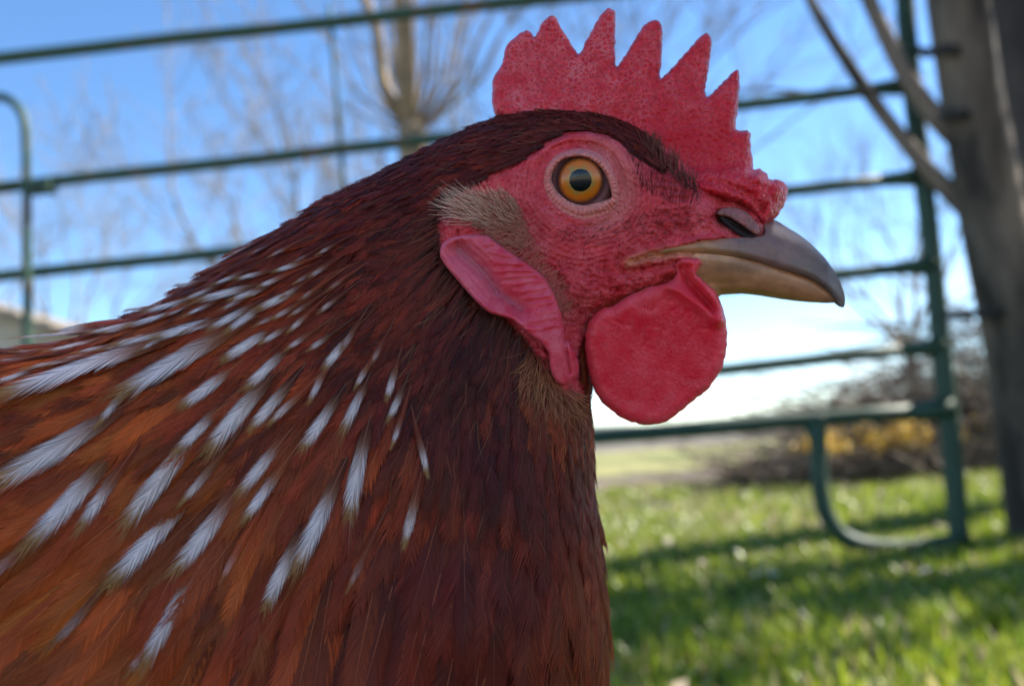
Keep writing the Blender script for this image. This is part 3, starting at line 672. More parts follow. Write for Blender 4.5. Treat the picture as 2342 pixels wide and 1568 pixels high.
# ---- face relief and colour
FEATHER_LINE = catmull([(1352, 905), (1290, 900), (1252, 850), (1215, 778), (1162, 724), (1105, 690), (1068, 640), (1022, 585), (1012, 530), (1008, 470), (1060, 440), (1100, 414), (1160, 388), (1220, 352), (1270, 318),
                        (1330, 300), (1400, 310), (1440, 338), (1478, 370), (1512, 396), (1530, 402), (1528, 375), (1512, 335)], 10)
FACE = np.vstack([FEATHER_LINE, [(1560, 330), (1800, 400), (1980, 560), (1980, 720), (1360, 730), (1340, 800)]])
EYE = (1326.0, 416.0)
LID_IN = catmull([(1262, 412), (1268, 388), (1288, 368), (1322, 360), (1352, 368), (1378, 391), (1392, 420), (1399, 449), (1385, 457), (1360, 464), (1330, 468), (1300, 458), (1275, 437)], 3, True)
LID_OUT = catmull([(1238, 420), (1246, 378), (1274, 349), (1318, 337), (1364, 344), (1397, 368), (1415, 405), (1421, 447), (1413, 478), (1385, 499), (1335, 510), (1288, 494), (1253, 462)], 3, True)
def face_relief(u, v):
    P = np.c_[u, v]; du, dv = u - EYE[0], v - EYE[1] - 8
    r = np.hypot(du, dv * 1.02); th = np.arctan2(dv, du)
    h = np.zeros(len(u))
    ins = inside(P, LID_OUT); dl = seg_dist(P, LID_OUT)
    h -= np.where(ins, 4.0 * sstep(4, 26, dl), 0)
    top = sstep(0.35, -0.3, np.sin(th)) * sstep(-1.2, -0.2, np.cos(th))
    so = np.where(ins, -dl, dl)
    h -= 0.95 * np.exp(-((so - 9) / 7)**2) * (0.35 + 0.65 * top)
    h += 0.9 * np.exp(-((so - 32) / 17)**2) * (0.35 + 0.65 * top)
    wr_ = 0.5 + 0.5 * np.sin(so / 12.5 * 2 * np.pi + 5 * vnoise(th * 2.5, so / 60, 3))
    h -= 0.6 * wr_**3 * sstep(14, 30, so) * sstep(125, 60, so) * (0.25 + 0.9 * vnoise(th * 5, so / 30, 5))
    # broken creases across the cheek and lores
    x = u + 22 * fbm(u / 50, v / 50, 21); y = v + 18 * fbm(u / 45, v / 45, 22) - 0.18 * (u - 1300)
    cr1 = 1 - np.abs(2 * fbm(x / 60, y / 15, 31, 3) - 0.87) * 4.2
    cr2 = 1 - np.abs(2 * fbm(x / 26, y / 42, 37, 3) - 0.87) * 4.2
    low = sstep(70, 110, so)
    h -= low * (0.95 * np.clip(cr1, 0, 1)**2 + 0.55 * np.clip(cr2, 0, 1)**2)
    f1, f2 = worley(u / 11, v / 9, 5)
    h += 0.20 * (0.7 - f1) * sstep(25, 60, so)
    h += 0.7 * (fbm(u / 70, v / 60, 44) - 0.5) * low
    # gape: two soft lips
    up = [(1422, 602), (1440, 590), (1490, 572), (1545, 560), (1600, 548), (1660, 542)]
    lw = [(1428, 606), (1470, 602), (1510, 597), (1550, 586), (1590, 590)]
    h += ridge(u, v, up, 9, 1.1) + ridge(u, v, lw, 8, 1.0) - ridge(u, v, [(1440, 600), (1480, 586), (1550, 578), (1620, 581)], 5, 1.0)
    h -= ridge(u, v, [(1420, 585), (1412, 605), (1425, 622), (1500, 612), (1560, 600)], 7, 0.9)
    h += ridge(u, v, [(1412, 560), (1398, 590), (1402, 625), (1420, 650)], 12, 0.7)
    # hollow of the nostril
    h -= ridge(u, v, [(1652, 500), (1680, 515), (1722, 535)], 13, 2.4)
    h += ridge(u, v, [(1500, 470), (1560, 480), (1620, 500)], 26, 0.5)
    # jaw line and folds above the wattle
    h -= ridge(u, v, [(1330, 720), (1400, 700), (1480, 660), (1540, 640)], 10, 1.0)
    h += ridge(u, v, [(1300, 680), (1400, 660), (1500, 630)], 26, 0.9)
    h -= ridge(u, v, [(1275, 640), (1300, 700), (1310, 760)], 16, 0.8)
    return h
def face_color(u, v):
    n1 = fbm(u / 38, v / 38, 61); n2 = fbm(u / 9, v / 9, 62)
    c = lerp((0.48, 0.012, 0.024), (0.74, 0.062, 0.075), np.clip(1.5 * (n1 - 0.45) + 1.1 * (n2 - 0.45) + 0.5, 0, 1))
    def paint(c, col, m): return c * (1 - m[:, None]) + np.asarray(col)[None] * m[:, None]
    P = np.c_[u, v]
    e = np.hypot(u - 1340, v - 425)
    c = paint(c, (0.66, 0.20, 0.17), 0.6 * np.exp(-((e - 92) / 26)**2) * sstep(1300, 1400, u))
    # brown downy skin behind the cheek
    m = np.exp(-(((u - 1180) / 75)**2 + ((v - 560) / 80)**2)); c = paint(c, (0.34, 0.05, 0.045), 0.75 * m)
    m = np.exp(-(((u - 1290) / 60)**2 + ((v - 700) / 45)**2)); c = paint(c, (0.30, 0.045, 0.04), 0.6 * m)
    lipu = seg_dist(P, np.array([(1440, 600), (1480, 586), (1550, 578), (1620, 581)]), False)
    c = paint(c, (0.62, 0.26, 0.12), 0.75 * np.exp(-(lipu / 13)**2))
    # horn-coloured skin round the nostril
    m = np.exp(-(seg_dist(P, np.array([(1655, 500), (1690, 515), (1730, 530)]), False) / 19)**2)
    c = paint(c, (0.16, 0.075, 0.06), 0.95 * m)
    sl_ = np.exp(-(seg_dist(P, np.array([(1655, 502), (1690, 520), (1725, 536)]), False) / 8)**2)
    c = paint(c, (0.02, 0.008, 0.008), 0.9 * sl_)  # slot painted near-black for the shade inside the nostril
    f = inside(P, FACE); df = seg_dist(P, FEATHER_LINE, False)
    k = np.where(f, 0, sstep(0, 14, df)); dark = lerp((0.08, 0.010, 0.005), (0.16, 0.024, 0.009), n2)
    c = c * (1 - k[:, None]) + dark * k[:, None]
    hole = np.exp(-(((u - 1016) / 20)**2 + ((v - 492) / 18)**2)); c = paint(c, (0.01, 0.004, 0.004), hole)
    return np.c_[c, 1 - k]
RIDGE = [(1745, 505), (1771, 503), (1801, 520), (1837, 543), (1872, 574), (1900, 607), (1919, 638), (1930, 668), (1933, 689), (1929, 703)]
TOMIUM = [(1915, 690), (1895, 664), (1860, 638), (1801, 617), (1731, 597), (1684, 586), (1614, 578), (1553, 576), (1500, 580)]
UPPER = catmull(RIDGE + TOMIUM + [(1470, 585), (1520, 570), (1560, 560), (1605, 549), (1655, 545), (1700, 543), (1742, 541), (1752, 530)], 4, True)
LOWTOP = [(1585, 584), (1614, 580), (1684, 588), (1731, 599), (1801, 619), (1860, 640), (1893, 665), (1912, 688)]
LOWBOT = [(1914, 692), (1872, 692), (1801, 685), (1743, 675), (1703, 671), (1651, 674), (1630, 690)]
LOWER = catmull(LOWTOP + LOWBOT + [(1600, 660), (1575, 620)], 4, True)
def build_body():
    fine_box = lambda P: inside(P, np.array([(985, 440), (1200, 300), (1400, 285), (1560, 330), (1800, 420), (1880, 640), (1640, 690), (1380, 760), (1320, 900), (1230, 860), (1000, 620)]))
    pts = fill_pts(OUT, 26.0, (3.0, 9.0), 0.15, fine_box, 4.2, lambda P: gsample(Ds, P[:, 0], P[:, 1]))
    pts = np.vstack([pts[seg_dist(pts, LID_OUT) > 3], LID_OUT])
    V2, F, loop = tri_poly(OUT, pts)
    u, v = V2[:, 0], V2[:, 1]
    wb = bw(u, v); wb[loop] = 0
    isf = fine_box(V2); rel = np.zeros(len(u)); rel[isf] = face_relief(u[isf], v[isf])
    edge = sstep(0, 14, gsample(Ds, u, v))
    fm = sstep(-6, 10, np.where(inside(V2, FACE), 1, -1) * seg_dist(V2, FEATHER_LINE, False))
    wf = wb + rel * edge * fm - 0.9 * (1 - fm) * sstep(0, 40, gsample(Ds, u, v))
    gap = inside(V2, np.array(RIDGE + LOWBOT + [(1610, 640), (1600, 572), (1660, 560), (1745, 548)], float)) & (u > 1600); wf = np.where(gap, np.minimum(wf, wb - 1.6), wf)
    for bp_ in (UPPER, LOWER):                     # the skin ends under the horn of the beak
        ib = inside(V2, bp_); wf = np.where(ib, np.minimum(wf, wb - 0.7 * sstep(2, 9, seg_dist(V2, bp_))), wf)
    A = hp(u, v, np.maximum(wf, 0)); Bk = A * np.array([1, -1, 1]); n = len(A)
    mapb = np.arange(n) + n; mapb[loop] = np.array(loop)
    a, b, c3 = A[F[:, 0]], A[F[:, 1]], A[F[:, 2]]
    fl = np.cross(b - a, c3 - a)[:, 1] > 0
    F = F.copy(); F[fl] = F[fl][:, ::-1]
    allF = np.vstack([F, mapb[F][:, ::-1]])
    col = face_color(u, v); col = np.vstack([col, col])
    return hpart('body', np.vstack([A, Bk]), allF, M_skin, col)
body = build_body()

# ---- comb
def serrate(poly, amp, freq, seed):
    t = np.roll(poly, -1, 0) - np.roll(poly, 1, 0); nn = np.c_[-t[:, 1], t[:, 0]]; nn /= np.linalg.norm(nn, axis=1, keepdims=True) + 1e-9
    s = np.r_[0, np.cumsum(np.linalg.norm(np.diff(poly, axis=0), axis=1))]
    return poly + nn * (amp * (2 * vnoise(s / freq, s * 0, seed) - 1))[:, None]
COMB = catmull([(1134, 262), (1125, 203), (1132, 172), (1150, 141), (1156, 109), (1173, 88), (1203, 69), (1214, 75), (1223, 84), (1229, 75), (1243, 47), (1262, 36), (1273, 44), (1286, 67), (1304, 97), (1323, 122), (1339, 97),
    (1360, 59), (1376, 30), (1393, 19), (1406, 27), (1408, 62), (1407, 106), (1410, 150), (1429, 128), (1451, 91), (1476, 56), (1498, 46), (1512, 56), (1515, 94), (1512, 141), (1512, 178), (1536, 156), (1567, 122), (1595, 91), (1615, 75),
    (1626, 88), (1626, 125), (1618, 175), (1613, 206), (1618, 222), (1636, 206), (1661, 181), (1682, 159), (1690, 161), (1692, 181), (1689, 234), (1685, 266), (1682, 294), (1692, 299), (1708, 297), (1717, 306), (1717, 338), (1721, 359),
    (1724, 386), (1739, 386), (1754, 397), (1758, 408), (1786, 414), (1803, 430), (1799, 455), (1787, 480), (1772, 502), (1756, 512), (1748, 534), (1738, 516), (1724, 494), (1698, 473), (1668, 468), (1626, 458), (1588, 440), (1540, 415),
    (1480, 350), (1420, 310), (1360, 295), (1280, 290), (1200, 285)], 4, True)
COMB = serrate(COMB, 1.6, 7.0, 9)
def lump(u, v): return sstep(365, 425, v - 0.10 * (1700 - u)) * sstep(1500, 1600, u)
def comb_front(u, v, d):
    lp = lump(u, v)
    thick = 2.0 + 1.6 * sstep(60, 330, v) + lp * 3.4 * sstep(1815, 1720, u) + 1.4 * lp
    Rr = 12 + 14 * lp + 8 * sstep(100, 300, v)
    t = np.clip(d / Rr, 0, 1); h = thick * np.sqrt(1 - (1 - t)**2)
    f1, f2 = worley(u / 7.5, v / 6.5, 4)
    h += 0.30 * (0.6 - f1) * sstep(0, 6, d) + 0.16 * fbm(u / 20, v / 14, 8) + 0.9 * (fbm(u / 60, v / 45, 18) - 0.45) * sstep(0, 20, d) * sstep(0, 8, d)
    h += lp * (ridge(u, v, [(1590, 430), (1650, 440), (1710, 470), (1735, 500)], 13, 1.3) - ridge(u, v, [(1600, 412), (1660, 420), (1720, 450), (1745, 480)], 9, 1.3)
               + ridge(u, v, [(1600, 395), (1680, 385), (1730, 400), (1780, 425)], 16, 1.3) - ridge(u, v, [(1700, 412), (1760, 432)], 8, 0.7) - ridge(u, v, [(1738, 495), (1752, 470)], 6, 1.0))
    h += lp * 0.45 * (0.6 - worley(u / 15, v / 13, 14)[0]) * sstep(0, 10, d)
    return h
def comb_color(u, v, d):
    n = fbm(u / 26, v / 22, 71); k = np.clip(0.30 + 0.75 * (n - 0.45) + 0.28 * sstep(1480, 1180, u) * sstep(40, 200, v), 0, 1)
    c = lerp((0.72, 0.008, 0.020), (0.78, 0.060, 0.080), k)
    f1, f2 = worley(u / 7.5, v / 6.5, 4); e = np.clip((f2 - f1) * 1.8, 0, 1)
    c = c * (0.66 + 0.42 * e)[:, None]
    tip = sstep(7, 0, d)[:, None]
    sm = (0.8 * np.exp(-(((u - 1570) / 130)**2 + ((v - 320) / 60)**2)))[:, None]; c = c * (1 - sm) + np.array((0.60, 0.006, 0.018))[None] * sm
    return np.c_[c * (1 - 0.35 * tip) + np.array((0.70, 0.12, 0.10))[None] * 0.35 * tip, np.clip((1 - 1.15 * sm[:, 0]) * (0.55 + 0.6 * sstep(1600, 1200, u)), 0, 1)]
comb = slab('comb', COMB, 4.2, comb_front, comb_front, lambda u, v, d: 0.8 * (vnoise(u / 130, v / 130, 77) - 0.5) * sstep(420, 330, v), comb_color, M_comb)

# ---- beak
def beak_up(u, v, d):
    dr = seg_dist(np.c_[u, v], np.array(RIDGE), False)
    W_ = 7.4 - 4.6 * sstep(1760, 1930, u); Rr = 62 - 26 * sstep(1780, 1930, u)
    t = np.clip(dr / Rr, 0, 1); own = W_ * np.sqrt(1 - (1 - t)**2)
    own = own * (0.25 + 0.75 * sstep(1936, 1890, u))
    base = bw(u, v) + 0.45 * sstep(0, 10, d) + 0.15
    k = sstep(1690, 1790, u)
    dt = seg_dist(np.c_[u, v], np.array(TOMIUM), False)
    return base * (1 - k) + own * k - 0.5 * np.exp(-(dt / 5)**2) + 0.10 * np.exp(-((dt - 14) / 6)**2)
def beak_up_col(u, v, d):
    dt = seg_dist(np.c_[u, v], np.array(TOMIUM), False); dr = seg_dist(np.c_[u, v], np.array(RIDGE), False)
    k = sstep(1560, 1700, u)
    c = lerp((0.54, 0.25, 0.12), (0.25, 0.130, 0.108), k)
    t = np.exp(-(dt / 16)**2) * sstep(1760, 1600, u) * 0.75
    c = c * (1 - t[:, None]) + np.array((0.42, 0.26, 0.12))[None] * t[:, None]
    red = sstep(1640, 1500, u) * sstep(9, 26, dt) * 0.8
    c = c * (1 - red[:, None]) + np.array((0.45, 0.08, 0.07))[None] * red[:, None]
    m = sstep(1780, 1900, u); c = c * (1 - m[:, None]) + np.array((0.125, 0.080, 0.072))[None] * m[:, None]
    br = np.exp(-(((u - 1840) / 40)**2 + ((v - 612) / 16)**2)) * 0.5
    c = c * (1 - br[:, None]) + np.array((0.20, 0.12, 0.08))[None] * br[:, None]
    st = 0.82 + 0.36 * fbm(u / 40 + v / 30, (v * 1.0 - u * 0.45) / 6, 88)
    return c * st[:, None]
beak_u = slab('upper_beak', UPPER, 5.0, beak_up, beak_up, lambda u, v, d: 0 * u, beak_up_col, M_horn, rings=(1.5, 4.0))
def beak_low(u, v, d):
    db = seg_dist(np.c_[u, v], np.array(LOWBOT), False); dt = seg_dist(np.c_[u, v], np.array(LOWTOP), False)
    W_ = 6.4 - 4.4 * sstep(1740, 1915, u); Rr = 55 - 22 * sstep(1760, 1915, u)
    t = np.clip(db / Rr, 0, 1); own = W_ * np.sqrt(1 - (1 - t)**2)
    base = np.maximum(bw(u, v), own) + 0.2; k = sstep(1640, 1760, u)
    return base * (1 - k) + own * k - 0.35 * np.exp(-(dt / 6)**2) + 0.22 * ridge(u, v, [(1600, 655), (1700, 655), (1800, 672)], 5, 1)
def beak_low_col(u, v, d):
    c = lerp((0.66, 0.33, 0.16), (0.56, 0.25, 0.12), sstep(1650, 1880, u))
    b = np.exp(-(((u - 1690) / 70)**2 + ((v - 612) / 17)**2)) * 0.75
    c = c * (1 - b[:, None]) + np.array((0.24, 0.12, 0.075))[None] * b[:, None]
    m = sstep(1870, 1915, u) * 0.6; c = c * (1 - m[:, None]) + np.array((0.12, 0.075, 0.055))[None] * m[:, None]
    st = 0.84 + 0.32 * fbm(u / 50, (v - 0.2 * u) / 7, 89)
    return c * st[:, None]
beak_l = slab('lower_beak', LOWER, 5.0, beak_low, beak_low, lambda u, v, d: 0 * u, beak_low_col, M_horn, rings=(1.5, 4.0))
# horny flap over the nostril
FLAP = catmull([(1641, 488), (1650, 477), (1684, 474), (1710, 487), (1731, 510), (1738, 530), (1730, 537), (1712, 526), (1690, 510), (1668, 497), (1650, 493)], 3, True)
flap = slab('nostril_flap', FLAP, 4.0, lambda u, v, d: 0.75 * np.sqrt(np.clip(1 - (1 - np.clip(d / 11, 0, 1))**2, 0, 1)) + 0.2, lambda u, v, d: 1.0 + 0 * u, lambda u, v, d: bw(u, v) + 0.15,
            lambda u, v, d: lerp((0.20, 0.080, 0.072), (0.36, 0.15, 0.125), fbm(u / 9, v / 9, 3)), M_skin, rings=(1.2, 3.0))

HOLE = catmull([(1650, 496), (1668, 503), (1690, 517), (1712, 532), (1730, 541), (1714, 543), (1696, 537), (1672, 520), (1654, 504)], 3, True)
M_hole, _, _ = mat('nostril_shade', (0.018, 0.007, 0.006), 0.7)
hole_o = slab('nostril', HOLE, 4.0, lambda u, v, d: 0.25 - 0.9 * sstep(0, 6, d), lambda u, v, d: 1.0 + 0 * u, lambda u, v, d: bw(u, v) + 0.1, lambda u, v, d: lerp((0.02, 0.01, 0.01), (0.02, 0.01, 0.01), 0 * u), M_hole, rings=(1.2, 3.0))  # solid near-black slab in place of the shade in the nostril opening
# ---- wattles
WATTLE = catmull([(1400, 700), (1371, 708), (1349, 734), (1338, 774), (1340, 827), (1353, 876), (1371, 912), (1397, 938), (1437, 962), (1486, 971), (1530, 960), (1579, 921), (1619, 889), (1650, 845), (1661, 801), (1663, 756),
    (1655, 708), (1637, 668), (1608, 640), (1592, 627), (1598, 612), (1606, 602), (1597, 591), (1565, 589), (1545, 604), (1548, 625), (1530, 645), (1490, 655), (1440, 675)], 4, True)
WATTLE = serrate(WATTLE, 1.3, 9.0, 19)
def wat_c(u, v, d): return 10.5 - 2.6 * sstep(690, 950, v) + 0.8 * (vnoise(u / 110, v / 110, 33) - 0.5)
def wat_f(u, v, d):
    t = np.clip(d / 24, 0, 1); h = 2.0 * np.sqrt(1 - (1 - t)**2)
    h += 0.20 * np.exp(-((d - 18) / 15)**2) - 1.3 * np.exp(-(((u - 1495) / 80)**2 + ((v - 790) / 75)**2))
    k = sstep(0, 6, d)
    h += k * (ridge(u, v, [(1560, 596), (1594, 600), (1588, 622), (1612, 648), (1640, 690), (1648, 730)], 11, 2.2) + ridge(u, v, [(1520, 648), (1555, 668), (1610, 705), (1640, 735)], 12, 1.5)
              - ridge(u, v, [(1560, 612), (1572, 640), (1600, 672), (1632, 708)], 9, 2.0))
    h += k * (0.10 * (0.6 - worley(u / 8, v / 8, 24)[0]) + 0.8 * (fbm(u / 85, v / 85, 25) - 0.45) - 0.3 * np.clip(1 - np.abs(fbm(u / 55, v / 90, 27, 3) - 0.44) * 22, 0, 1)**2 * sstep(840, 720, v))
    rad = np.arctan2(v - 780, u - 1500); h += k * 0.035 * np.sin(rad * 60 + 4 * fbm(u / 40, v / 40, 2)) * np.exp(-((d - 18) / 14)**2)
    return h
def wat_col(u, v, d):
    n = fbm(u / 30, v / 30, 72); k = np.clip(n * 0.8 - 0.1 + 0.5 * sstep(34, 6, d), 0, 1)  # rim lightened in the colour, for light through the thin edge
    c = lerp((0.72, 0.006, 0.026), (0.86, 0.070, 0.095), k)
    jaw = sstep(720, 640, v + 0.15 * (u - 1500)) * sstep(1600, 1500, u)
    return c * (1 - 0.5 * jaw[:, None]) + np.array((0.64, 0.07, 0.085))[None] * 0.5 * jaw[:, None]
wattle = slab('wattle', WATTLE, 4.2, wat_f, lambda u, v, d: 1.4 * np.sqrt(1 - (1 - np.clip(d / 13, 0, 1))**2), wat_c, wat_col, M_wattle)
w2 = mirrored(wattle, 'wattle'); w2.location = wattle.location + Vector((0.0038, 0.004, -0.001))

# ---- ear lobe
LOBE = catmull([(1006, 582), (1012, 556), (1042, 540), (1075, 537), (1115, 540), (1141, 559), (1181, 587), (1217, 611), (1241, 631), (1260, 658), (1274, 688), (1284, 721), (1289, 758), (1292, 780), (1299, 782), (1311, 802), (1323, 828), (1323, 853), (1310, 869),
    (1290, 881), (1270, 869), (1258, 840), (1256, 808), (1238, 785), (1207, 762), (1174, 733), (1148, 724), (1118, 714), (1088, 688), (1055, 651), (1019, 608)], 3, True)
def lobe_f(u, v, d):
    t = np.clip(d / 10, 0, 1); h = 1.7 * np.sqrt(1 - (1 - t)**2)
    hol = seg_dist(np.c_[u, v], np.array([(1050, 572), (1105, 620), (1140, 672), (1190, 705)]), False)
    h -= 2.6 * np.exp(-(hol / 24)**2) * sstep(2, 18, d)
    rt = sstep(10, 45, hol) * ((v < 700 - 0.0 * u) | (u > 1150)) * sstep(1085, 1140, u)
    s = v + 0.10 * u + 0.10 * (u - 1180) * sstep(600, 700, v) + 30 * fbm(u / 55, v / 34, 55)
    h += (0.10 + 0.42 * vnoise(u / 60, v / 22, 59)) * np.sin(2 * np.pi * s / 19) * rt * sstep(2, 9, d) * sstep(780, 730, v)
    h += 0.14 * np.sin(2 * np.pi * (v * 0.7 - u * 0.72 + 12 * fbm(u / 30, v / 30, 57)) / 14) * sstep(1150, 1100, u) * sstep(2, 8, d)
    h -= ridge(u, v, [(1293, 785), (1298, 825), (1303, 852)], 4, 1.3)
    return h + 0.08 * (0.6 - worley(u / 7, v / 7, 58)[0])
def lobe_col(u, v, d):
    n = fbm(u / 22, v / 16, 73)
    c = lerp((0.64, 0.024, 0.055), (0.76, 0.12, 0.16), np.clip(n * 1.5 - 0.3, 0, 1))
    k = sstep(1170, 1060, u) * 0.6
    return c * (1 - k[:, None]) + np.array((0.68, 0.14, 0.19))[None] * k[:, None]
lobe = slab('ear_lobe', LOBE, 3.6, lobe_f, lambda u, v, d: 0.8 + 0 * u, lambda u, v, d: bw(u, v) + 1.3 + 1.2 * sstep(640, 720, v) * sstep(880, 800, v), lobe_col, M_wattle, rings=(1.2, 3.0, 6.0))

# ---- eye with lids
def resample(poly, n, start):
    i0 = np.argmin(np.hypot(poly[:, 0] - start[0], poly[:, 1] - start[1])); p = np.roll(poly, -i0, 0); p = np.vstack([p, p[:1]])
    s = np.r_[0, np.cumsum(np.linalg.norm(np.diff(p, axis=0), axis=1))]; t = np.linspace(0, s[-1], n, endpoint=False)
    return np.c_[np.interp(t, s, p[:, 0]), np.interp(t, s, p[:, 1])]
n_t, n_s = 220, 16
li = resample(LID_IN, n_t, (1262, 412)); lo_ = resample(LID_OUT, n_t, (1238, 420))
ss = np.linspace(0, 1, n_s); U = li[None, :, 0] * (1 - ss[:, None]) + lo_[None, :, 0] * ss[:, None]; Vv = li[None, :, 1] * (1 - ss[:, None]) + lo_[None, :, 1] * ss[:, None]
tt = np.arange(n_t)[None] / n_t
wl = 13.5 + (bw(U.ravel(), Vv.ravel()).reshape(U.shape) - 0.7 - 13.5) * sstep(0, 1, ss)[:, None]
wl += (2.1 * np.sin(np.pi * ss**0.62))[:, None] * (0.8 + 0.25 * np.sin(2 * np.pi * tt))
wl -= 0.16 * (np.sin(2 * np.pi * tt * 46 + 5 * vnoise(tt * 14, tt * 0, 4)) * np.sin(np.pi * ss**0.6)[:, None])
wl -= 0.35 * np.exp(-((ss[:, None] - 0.62) / 0.07)**2) * (Vv > 440)
wl[0] -= 0.9
cl = lerp((0.70, 0.26, 0.20), (0.72, 0.14, 0.14), np.clip(ss, 0, 1).repeat(n_t) * 0.8 + 0.3 * (fbm(U.ravel() / 9, Vv.ravel() / 9, 3) - 0.4))
idx = np.arange(n_s * n_t).reshape(n_s, n_t); a_, b_ = idx[:-1], idx[1:]
Fq = np.stack([a_, np.roll(a_, -1, 1), np.roll(b_, -1, 1), b_], -1).reshape(-1, 4)
lid = hpart('eyelid', hp(U.ravel(), Vv.ravel(), wl.ravel()), Fq, M_skin, cl); mirrored(lid)
EC = hp(np.array(EYE[0]), np.array(EYE[1]), 8.9); ER = 6.6 * MM
ax = -np.array([EC[0] * 0.75, EC[1] + D0, EC[2] * 0.75]); ax /= np.linalg.norm(ax)
e1 = np.cross(ax, [0, 0, 1.0]); e1 /= np.linalg.norm(e1); e2 = np.cross(e1, ax)
def cap(name, a0, a1, rad, nr, na, colf, m, parent=None):
    V = []; cc = []
    for i in range(nr + 1):
        a = a0 + (a1 - a0) * i / nr
        for k in range(na):
            t = 2 * math.pi * k / na
            V.append(EC + rad * (math.cos(a) * ax + math.sin(a) * (math.cos(t) * e1 + math.sin(t) * e2))); cc.append((a, t))
    cc = np.array(cc); ii = np.arange((nr + 1) * na).reshape(nr + 1, na)
    F = np.stack([ii[:-1], np.roll(ii[:-1], -1, 1), np.roll(ii[1:], -1, 1), ii[1:]], -1).reshape(-1, 4)
    return np.array(V), F, colf(cc[:, 0], cc[:, 1])
M_eye = attr_mat('eye_wet', 0.25, 0.3, coat=0.35); M_eye.node_tree.nodes['Principled BSDF'].inputs['Coat Roughness'].default_value = 0.02
def iris_col(a, t):
    s = (a - 0.27) / (0.63 - 0.27)
    f = vnoise(t * 9 / 6.283 * 4, s * 2.0, 7) * 0.5 + vnoise(t * 30 / 6.283 * 2, s * 3, 8) * 0.5
    c = lerp((0.36, 0.22, 0.045), (0.62, 0.155, 0.008), sstep(0.05, 0.55, s + 0.7 * (f - 0.5)))
    k = sstep(0.62, 1.02, s + 0.12 * (f - 0.5))[:, None]
    return c * (1 - k) + np.array((0.17, 0.045, 0.015))[None] * k * (0.7 + 0.6 * f[:, None])
V_, F_, c_ = cap('eye', 0.0, math.pi, ER, 40, 72, lambda a, t: lerp((0.05, 0.02, 0.02), (0.32, 0.18, 0.20), sstep(0.66, 0.86, a)), M_eye)
eye = hpart('eye', V_, F_, M_eye, c_)
V_, F_, c_ = cap('iris', 0.26, 0.63, ER * 1.004, 18, 120, iris_col, M_eye); iris = hpart('iris', V_, F_, M_eye, c_, parent=eye)
V_, F_, c_ = cap('pupil', 0.0, 0.30, ER * 1.008, 10, 90, lambda a, t: np.zeros((len(a), 3)) + 0.004, M_eye)
# ragged lower edge of the pupil
am = np.repeat(np.arange(11) / 10, 90); th_ = np.tile(np.arange(90) / 90 * 2 * np.pi, 11); rag = 1 + 0.05 * (vnoise(th_ * 8, th_ * 0, 3) - 0.5) * am
V_ = EC + (V_ - EC); V_ = V_ + 0
cen = EC + ER * 1.008 * ax; V_ = cen + (V_ - cen) * rag[:, None]
pupil = hpart('pupil', V_, F_, M_eye, c_, parent=eye)
me_ = mirrored(eye)
for q_ in (iris, pupil):
    c2 = bpy.data.objects.new(q_.name.split('.')[0], q_.data); C.objects.link(c2); c2.parent = me_

# ---- plumage
FLOW = np.array([(1575, 440, -.35, -1), (1540, 400, -.6, -1), (1500, 350, -.8, -.9), (1420, 310, -1, -.5), (1300, 270, -1, -.02), (1150, 290, -1, .35), (1250, 325, -1, .3), (1000, 350, -1, .5), (1000, 430, -1, .5), (850, 430, -1, .55), (700, 530, -1, .6),
    (550, 640, -1, .6), (400, 700, -1, .5), (200, 780, -1, .28), (0, 800, -1, .1), (0, 900, -1, .25), (900, 600, -1, .62), (800, 800, -1, .8), (600, 800, -1, .62), (350, 900, -1, .5), (130, 880, -1, .32), (50, 1080, -1, .5), (950, 900, -.6, 1),
    (820, 1080, -.2, 1), (600, 1000, -.9, 1), (450, 1050, -.9, 1), (400, 1250, -.9, 1), (150, 1180, -1, .8), (100, 1450, -1, 1.0), (650, 1270, -.5, 1), (400, 1420, -.6, 1), (620, 1500, -.35, 1), (720, 1400, -.3, 1), (980, 1350, -.17, 1),
    (1080, 1350, -.05, 1), (1000, 1000, -.2, 1), (960, 720, -.85, .9), (1020, 700, -.6, 1), (1100, 800, -.35, 1), (1100, 950, -.15, 1), (1200, 1000, 0, 1), (1300, 1100, .12, 1), (1350, 1250, .15, 1), (1250, 1450, -.03, 1), (1385, 1450, .02, 1), (1240, 900, .05, 1),
    (1310, 930, .3, 1), (-800, 1200, -1, .15), (-800, 2200, -1, .5), (-1800, 800, -1, -.35), (300, 2400, -.6, 1), (1000, 2200, -.2, 1)], float)
fl_n = FLOW[:, 2:] / np.linalg.norm(FLOW[:, 2:], axis=1, keepdims=True)
ff = idw(cu, cv_, FLOW[:, :2], fl_n, 3.0, 40.0); FX = up2(ff[..., 0]); FY = up2(ff[..., 1])
# along the outline the feathers run with the edge instead of out over it
_gy, _gx = np.gradient(blur(Ds, 4)); _gl = np.hypot(_gx, _gy) + 1e-9; _gx /= _gl; _gy /= _gl
_oc = FX * _gx + FY * _gy; _k = np.where(_oc < 0, 1 - sstep(25, 90, Ds), 0) * 1.05
FX = FX - _oc * _k * _gx; FY = FY - _oc * _k * _gy
